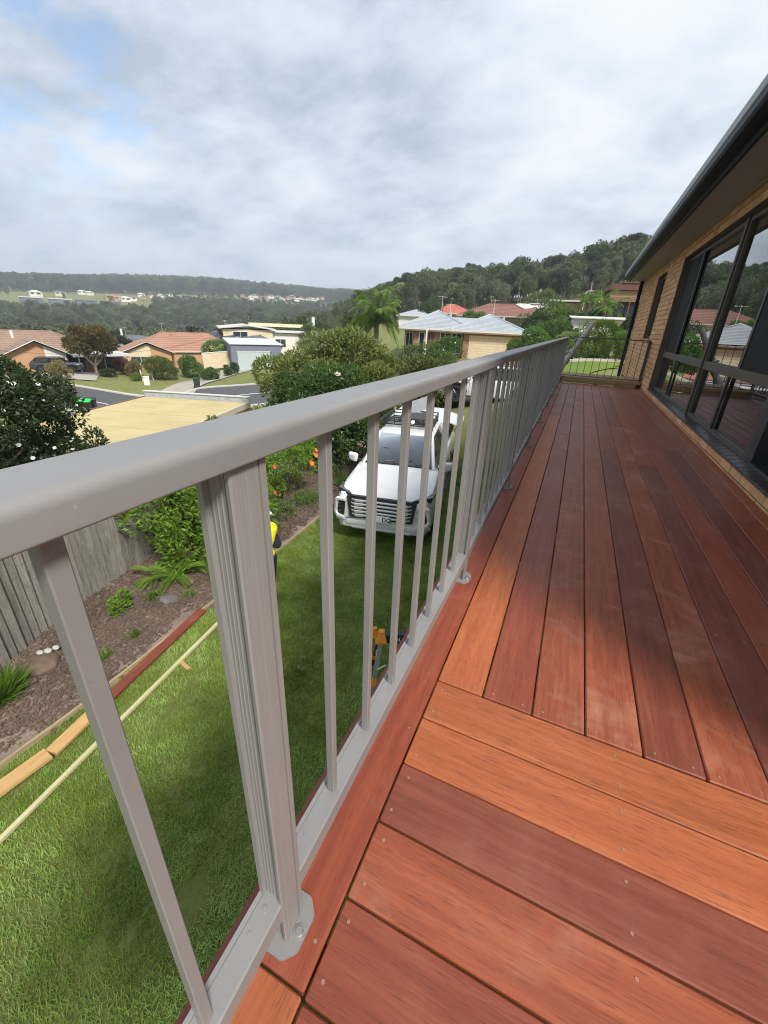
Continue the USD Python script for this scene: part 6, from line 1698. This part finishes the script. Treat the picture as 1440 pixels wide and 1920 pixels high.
bush_at('garden_bush', 'silvery shrub beside the dark downpipe', 1158, 660, 25.5, (.75, .8, .95), 2800, L_grey, .11, 108)
bush_at('garden_bush', 'pale yellow hedge below the white shed', 1168, 633, 33, (1.1, 1, .8), 2400, L_pale, .13, 109, zb=-.3)
bush_at('dark_hedge', 'dark clipped hedge leaning beside the shed', 1172, 622, 43, (.9, 1.2, 1.7), 3000, L_dark, .16, 110, zb=-.4)
bush_at('tall_hedge', 'long bright hedge row under the long white roof', 1050, 592, 62, (4.2, 2.2, 2.5), 7500, L_lime, .28, 111, nl=28, zb=-.1)
bush_at('garden_tree', 'dark leafy tree in the middle of the slope garden', 1112, 592, 56, (1.7, 1.6, 2.0), 5000, L_dark, .24, 112, nl=20, zb=.2)
bush_at('garden_tree', 'leafy tree between the red roof and the hedge row', 1040, 612, 44, (2.4, 2.2, 1.6), 5600, L_mid, .22, 113, nl=22, zb=-.75)
bush_at('garden_tree', 'round green tree right of the dark red roof', 1035, 575, 78, (3.0, 2.6, 2.8), 4500, L_mid, .33, 114, nl=20, zb=1.0)
bush_at('garden_tree', 'pale grey green tree behind the small grey building', 1025, 560, 118, (5.5, 5, 4.5), 4200, L_olive, .55, 115, nl=20, zb=3.0)
bush_at('garden_tree', 'dark round tree between the two red roofs', 888, 588, 84, (2.2, 2.0, 1.5), 3000, L_mid, .33, 116, nl=16, zb=1.6)
bush_at('garden_tree', 'dark glossy tree left of the small red roof', 803, 585, 92, (3.6, 3.2, 2.6), 4200, L_dark, .4, 117, nl=20, zb=1.0)
bush_at('front_hedge', 'white flowering hedge in front of the blue roofed house windows', 800, 668, 36, (2.9, 1.6, 1.2), 6500, L_mid, .16, 118, nl=26, fl=(fl_white, 14, .11, None))
bush_at('front_hedge', 'taller green shrub beside the garage door of the blue roofed house', 838, 655, 38, (1.8, 1.3, 1.55), 5000, L_mid, .16, 119, nl=20, fl=(fl_white, 8, .10, None))
# garden bed at the far lawn edge
a_, b_ = P(1055, 674, 26.8), P(1165, 672, 26.8)
fb = thing('stone_border', 'pinkish stone border between the far lawn and the slope garden', 'border')
for k in range(16):
    q = a_ + (b_ - a_) * (k / 15); s_ = trimesh.creation.icosphere(1, 1.0); s_.vertices = s_.vertices * [.28, .22, .14] * rng.uniform(.7, 1.2) + [q[0], q[1], g1(q[0], q[1]) + .06]
    obj('stone', s_, plain('pink_stone', (.36, .24, .18), .9, var=.3) if k == 0 else '/World/Looks/pink_stone', fb)
obj('far_lawn', drape([P(1035, 700, 21)[:2], P(1100, 684, 23.8)[:2], P(1180, 684, 24)[:2]], [1.6, 2.2, 2.2], .05, 30, 5), grass_mat('far_lawn_grass', [(.3, (.09, .15, .02)), (.7, (.16, .22, .04))], .5, 9), kind='structure')
obj('far_bed', drape([P(1040, 676, 27.8)[:2], P(1180, 672, 27.8)[:2]], 1.0, .06, 20, 4), mulch_m, kind='structure')


def palm(name, label, loc, H, nf, L, mat, seed, r0=.14, droop=1.0, ll=.42, lw=.03, rise=.9):
    r = np.random.default_rng(seed); t = thing(name, label, 'palm', loc)
    obj('trunk', MB().path([(0, 0, -.3), (.05, 0, H * .5), (0, 0, H)], [r0 * 1.2, r0, r0 * .9], 8), bark_g, t)
    for k in range(nf):
        a = 2.4 * k + r.normal(0, .15); h = np.array([math.cos(a), math.sin(a), 0]); LL = L * r.uniform(.8, 1.15); e0 = rise * r.uniform(.1, 1.35)
        s = np.linspace(0, 1, 18); pts = np.stack([h[0] * s * LL * (1 - .22 * s), h[1] * s * LL * (1 - .22 * s), H + LL * (e0 * s - droop * .85 * s ** 2)], 1)
        m = MB(); m.path(list(pts[::3]), list(np.linspace(.035, .008, len(pts[::3]))), 4); side = np.array([-h[1], h[0], 0])
        for i in range(2, 18):
            for sg in (-1, 1):
                for j in (0, .34, .67):
                    c = pts[i - 1] + (pts[i] - pts[i - 1]) * j; tan = unit(pts[i] - pts[i - 1]); d = unit(side * sg * .7 + tan * .5 + np.array([0, 0, -.45 + r.normal(0, .15)])); tl = ll * L / 2.2 * (1.1 - .75 * abs(s[i] - .4)); w_ = unit(np.cross(d, tan)) * lw
                    m.add([c - w_ * .5, c + d * tl * .4 - w_, c + d * tl, c + d * tl * .4 + w_], [(0, 1, 2, 3)])
        obj('frond', m, mat, t)
    return t


L_palm = leaf('palm_leaf', [(0.0, (0.072, 0.109, 0.026)), (0.6, (0.159, 0.209, 0.051)), (1.0, (0.289, 0.318, 0.101))], .3, .45)
p_ = P(706, 600, 27.5)
palm('palm', 'large feathery palm standing behind the huge olive bush', (p_[0], p_[1], -3.2), 4.35, 40, 2.1, L_palm, 121, .16, 1.0, .62, .017, 1.3)
p_ = P(668, 605, 29)
palm('palm', 'smaller palm just left of the large feathery palm', (p_[0], p_[1], -3.2), 3.9, 16, 1.5, L_olive, 122, .12, .9)
for k, (px_, py_, D_, zb_) in enumerate(((1128, 562, 58, 1.2), (1142, 578, 54, 1.0), (1102, 566, 60, 1.2))):
    p_ = P(px_, py_, D_)
    palm('palm', ('palm with arching fronds left of the brown timber house', 'palm nearest the brown timber house verandah', 'palm above the middle of the hedge row')[k], (p_[0], p_[1], zb_), p_[2] - zb_, 14, 2.0, L_palm, 123 + k, .13, .8, .5, .03)

# ------------------------------------------------------------------ gum forest
L_gum = [leaf('gum_leaf_grey', [(0.0, (0.040, 0.048, 0.029)), (0.5, (0.085, 0.096, 0.057)), (0.85, (0.144, 0.155, 0.095)), (1.0, (0.211, 0.216, 0.135))], .15, .6, patch=.055),
         leaf('gum_leaf_olive', [(0.0, (0.054, 0.057, 0.027)), (0.5, (0.115, 0.115, 0.057)), (1.0, (0.220, 0.203, 0.110))], .15, .6, patch=.055),
         leaf('gum_leaf_green', [(0.0, (0.040, 0.056, 0.024)), (0.5, (0.085, 0.107, 0.048)), (1.0, (0.169, 0.194, 0.088))], .15, .6, patch=.055)]


def gum_geo(seed, H=15.0, n=3000, rad=(4.2, 4.2, 6.6), l=.62, nl=30, low=.55):
    r = np.random.default_rng(seed)
    (v, f), cs = crown(r, n, rad, nl, l, l * .5, (.16, .30), .7, 0, .1, .8); cz = H * low; v[:, 2] += cz; cs = cs + [0, 0, cz]
    return (v, f), limbs(MB(), (0, 0, -1.0), cs, r, .24, .45, 9).out()


gums = []
for k, (mt, kw) in enumerate(((L_gum[0], {}), (L_gum[1], dict(rad=(3.6, 3.6, 6.4), low=.55)), (L_gum[2], dict(rad=(5.0, 5.0, 5.2), low=.62)), (L_gum[0], dict(rad=(3.2, 3.4, 5.6), low=.60, nl=22)), (L_gum[2], dict(rad=(4.6, 4.4, 6.6), low=.50, n=3600)))):
    gums.append((*gum_geo(200 + k, **kw), mt, bark_w if k == 3 else bark_g))
classes = []
for k, (cr, tr, mt, bk) in enumerate(gums):
    c = proto('gum_tree'); obj('crown', cr, mt, c); obj('trunk', tr, bk, c); classes.append(str(c.GetPath()))
rt = np.random.default_rng(77)


def scatter(n, az0, az1, D0, D1, keep=None, gap=3.5):
    az = np.radians(rt.uniform(az0, az1, n * 2)); D = np.sqrt(rt.uniform(D0 ** 2, D1 ** 2, n * 2)); x, y = CAM[0] + D * np.sin(az), CAM[1] + D * np.cos(az)
    k = np.ones(len(x), bool) if keep is None else keep(np.degrees(az), D)
    return np.stack([x, y, np.degrees(az), D], 1)[k][:n]


def forest(name, label, pts, smin, smax, parts=None):
    pi = UsdGeom.PointInstancer.Define(stage, '/World/' + name); rel = []
    for k, (cr, tr, mt, bk) in enumerate(gums):
        x = UsdGeom.Xform.Define(stage, f'{pi.GetPath()}/gum_tree_{k:03d}'); usdkit.mesh(stage, f'{x.GetPath()}/crown', cr, mt); usdkit.mesh(stage, f'{x.GetPath()}/trunk', tr, bk); rel.append(x.GetPath())
    pi.CreatePrototypesRel().SetTargets(rel); n = len(pts); z = gz(pts[:, 0], pts[:, 1])
    pi.CreatePositionsAttr(Vt.Vec3fArray.FromNumpy(np.c_[pts[:, :2], z].astype(np.float32)))
    pi.CreateProtoIndicesAttr(Vt.IntArray.FromNumpy(rt.integers(0, len(gums), n).astype(np.int32)))
    q = qz(rt.uniform(0, 6.28, n)); pi.CreateOrientationsAttr(Vt.QuathArray([Gf.Quath(*map(float, a)) for a in q]))
    s = rt.uniform(smin, smax, n); pi.CreateScalesAttr(Vt.Vec3fArray.FromNumpy(np.stack([s * rt.uniform(.85, 1.15, n), s * rt.uniform(.85, 1.15, n), s], 1).astype(np.float32)))
    return tag(pi.GetPrim(), label, 'forest', kind='stuff')


# right hill: the nearest trees one by one, the rest as a wood
near = scatter(110, -28, 10, 118, 150, lambda a, d: ~((a > -9.5) & (a < -4.5) & (d < 126)) & ~((a > 1) & (d < 120)))
zn = gz(near[:, 0], near[:, 1])
for i, (x, y, a, d) in enumerate(near):
    sc = rt.uniform(.42, .80)
    copy_of(classes[int(rt.integers(0, 5))], 'gum_tree', 'grey green gum tree at the front of the dense forest on the right hand hill', 'tree', (x, y, zn[i]), rt.uniform(0, 6.28), sc, 'gum trees along the front of the right hand forest')
forest('hill_forest', 'dense dark gum forest covering the hill on the right', scatter(620, -29, 13, 142, 226), .42, 1.0)
# left valley
nv = scatter(120, -68, -27, 100, 150, lambda a, d: (d > 112) | (a < -56))
zv = gz(nv[:, 0], nv[:, 1])
for i, (x, y, a, d) in enumerate(nv):
    copy_of(classes[int(rt.integers(0, 5))], 'gum_tree', 'gum tree in the front row of the valley behind the houses on the left', 'tree', (x, y, zv[i]), rt.uniform(0, 6.28), rt.uniform(.5, .85), 'gum trees in the valley on the left')
pad = lambda a, d: ~((a > -64) & (a < -50) & (d > 470) & (d < 780))
forest('valley_forest', 'olive green gum forest filling the valley on the left', scatter(1500, -70, -25, 150, 470), .5, 1.15)
forest('slope_trees', 'scattered trees among the far houses across the valley', np.vstack([scatter(800, -52, -25, 470, 640), scatter(170, -68, -25, 640, 850, lambda a, d: pad(a, d) | (rt.random(len(a)) < .1))]), .55, .95)
forest('ridge_forest', 'hazy blue green forest along the far ridge', np.vstack([scatter(2600, -72, -24, 850, 1120), scatter(1800, -72, -24, 1120, 1420)]), .7, 2.0)
# back garden trees behind the houses on the left
bt = [(128, 622, 84), (150, 628, 90), (165, 622, 96), (210, 618, 100), (228, 640, 88), (345, 612, 104), (365, 622, 98), (330, 630, 92), (390, 606, 106), (30, 628, 86), (60, 622, 92), (95, 625, 88), (5, 632, 84), (540, 606, 98), (575, 600, 104), (600, 606, 92), (425, 600, 112), (470, 596, 116), (300, 622, 100), (270, 618, 104), (190, 634, 92), (580, 615, 84)]
for k, (px_, py_, D_) in enumerate(bt):
    p_ = P(px_, py_ - 12, D_); z_ = g1(p_[0], p_[1]); sc = float(np.clip((p_[2] - z_) / 13.5, .25, .75))
    copy_of(classes[int(rt.integers(0, 5))], 'garden_gum', 'leafy tree in a back garden just behind the roofs on the left', 'tree', (p_[0], p_[1], z_), rt.uniform(0, 6.28), (sc * 1.15, sc * 1.15, sc), 'trees behind the roofs on the left')
# pale dead gums standing out
for k, (px_, py_, D_, H_) in enumerate(((372, 600, 150, 11), (360, 595, 156, 9), (463, 556, 300, 15), (450, 556, 310, 13), (600, 560, 260, 14), (905, 560, 150, 6), (880, 572, 146, 5.5), (1048, 545, 150, 8), (1055, 545, 152, 7), (118, 640, 105, 6))):
    p_ = P(px_, py_, D_); r = np.random.default_rng(300 + k); z_ = min(p_[2], g1(p_[0], p_[1]) + 1.5)
    dg = thing('dead_gum', ('bare pale gum standing highest in the left valley above the orange roof', 'shorter bare gum left of the tall pale one in the valley', 'bleached gum skeleton below the far houses', 'second bleached skeleton just left of it below the far houses', 'pale bare trunk left of the big palm', 'white trunk in the forest above the red roofs', 'leaning pale trunk left of the white one above the red roofs', 'bare branching gum in the dark forest above the garden', 'thin bare gum beside the branching one above the garden', 'white forked trunk behind the brown tiled roof')[k], 'tree', (p_[0], p_[1], z_ - 1.0))
    m = MB(); top = np.array([r.normal(0, .4), r.normal(0, .4), H_]); m.path([(0, 0, 0), top * .5 + r.normal(size=3) * .2, top], [.28, .2, .06], 6)
    for q in range(9):
        s = r.uniform(.4, .9); b = top * s; a = r.uniform(0, 6.28); e = b + np.array([math.cos(a) * H_ * .16, math.sin(a) * H_ * .16, H_ * .16]); m.path([b, (b + e) / 2 + r.normal(size=3) * .2, e], [.12, .09, .04], 5)
    obj('trunk', m, bark_w, dg)
# far houses
hcls = []
for k, (wl, rf_) in enumerate(((M_white, T_lt), (M_cream, T_grey), (M_white, T_red), (M_peach, T_orange), (M_white, T_brown))):
    c = proto('far_house'); obj('wall', MB().box(-7, 7, -5, 5, -4, 3.2), wl, c); hip(c, -7, 7, -5, 5, 3.25, 2.4, rf_, 4, .6)
    obj('window', MB().box(-5.5, -2.5, -5.06, -5.01, .6, 2.4), M_gl, c); obj('window', MB().box(1.0, 5.0, -5.06, -5.01, .4, 2.6), M_gl, c); hcls.append(str(c.GetPath()))
fh = []
for px_, py_ in ((440, 555), (446, 561), (455, 553), (462, 559), (470, 556), (478, 553), (485, 560), (492, 555), (500, 558), (508, 554), (515, 561), (522, 556), (530, 559), (540, 557), (548, 555), (556, 560), (564, 557), (572, 559), (582, 558), (590, 560), (597, 558), (604, 557), (470, 566), (490, 568), (505, 566), (525, 567),
                 (318, 552), (330, 556), (338, 553), (345, 560), (352, 556), (300, 552), (285, 553), (270, 555), (264, 551), (395, 557), (405, 562), (390, 562), (420, 558), (430, 562), (372, 553), (312, 560)):
    fh.append((px_, py_, 690 + 60 * rt.random(), rt.integers(0, 5), rt.uniform(.4, .65)))
for px_, py_, D_, k_, s_ in fh:
    p_ = P(px_, py_, D_); z_ = g1(p_[0], p_[1])
    copy_of(hcls[k_], 'far_house', 'tiny pale house among the trees on the far side of the valley', 'house', (p_[0], p_[1], max(z_, p_[2] - 3) + 1), -math.atan2(p_[0], p_[1]) + rt.uniform(-.6, .6), s_, 'far houses across the valley')
for px_, py_, D_, k_, s_, lb in ((205, 548, 700, 3, .95, 'peach coloured far house on the paddock slope at the left'), (222, 556, 690, 3, .8, 'second peach far house just below the first one on the slope'), (245, 553, 700, 2, .8, 'pink red roofed far house at the right end of the slope'), (235, 560, 680, 0, .8, 'white far house below the pink red roof'),
                                 (150, 535, 800, 0, .7, 'white far house high under the ridge at the left'), (165, 537, 790, 0, .6, 'second white house high under the ridge'), (65, 548, 720, 0, .9, 'long white far building at the upper edge of the paddock'), (110, 543, 740, 1, .8, 'grey roofed far house right of the long white building')):
    p_ = P(px_, py_, D_); copy_of(hcls[k_], 'far_house', lb, 'house', (p_[0], p_[1], g1(p_[0], p_[1]) + 2), -math.atan2(p_[0], p_[1]) + .2, s_)
p_, rz_ = facing(130, 566, 610, 6)
grey_wall = plain('far_grey_wall', (.12, .13, .15), .7)
fr = thing('far_rows', 'long low dark building with white roof lines on the green paddock', 'building', (p_[0], p_[1], g1(p_[0], p_[1])), rz_)
for k in range(4):
    obj('long_roof', MB().box(-42 + 24 * k, -21 + 24 * k, 0 + 2 * k, 14, 4.5, 5.4), T_lt if k < 2 else T_grey, fr); obj('dark_wall', MB().box(-41 + 24 * k, -22 + 24 * k, .6 + 2 * k, 13, -1, 4.49), grey_wall, fr)
# thin air over the far hills
haze_m = usdkit.material(stage, '/World/Looks/haze', {'v': ('principled_volume', {'color': (.80, .88, .96), 'density': 0.00046, 'anisotropy': 0.2})}, [], volume='v.volume')
HAZE = True
if HAZE:
    obj('haze', MB().box(-3100, 3100, -3100, 3100, -60, 125), haze_m, kind='stuff')
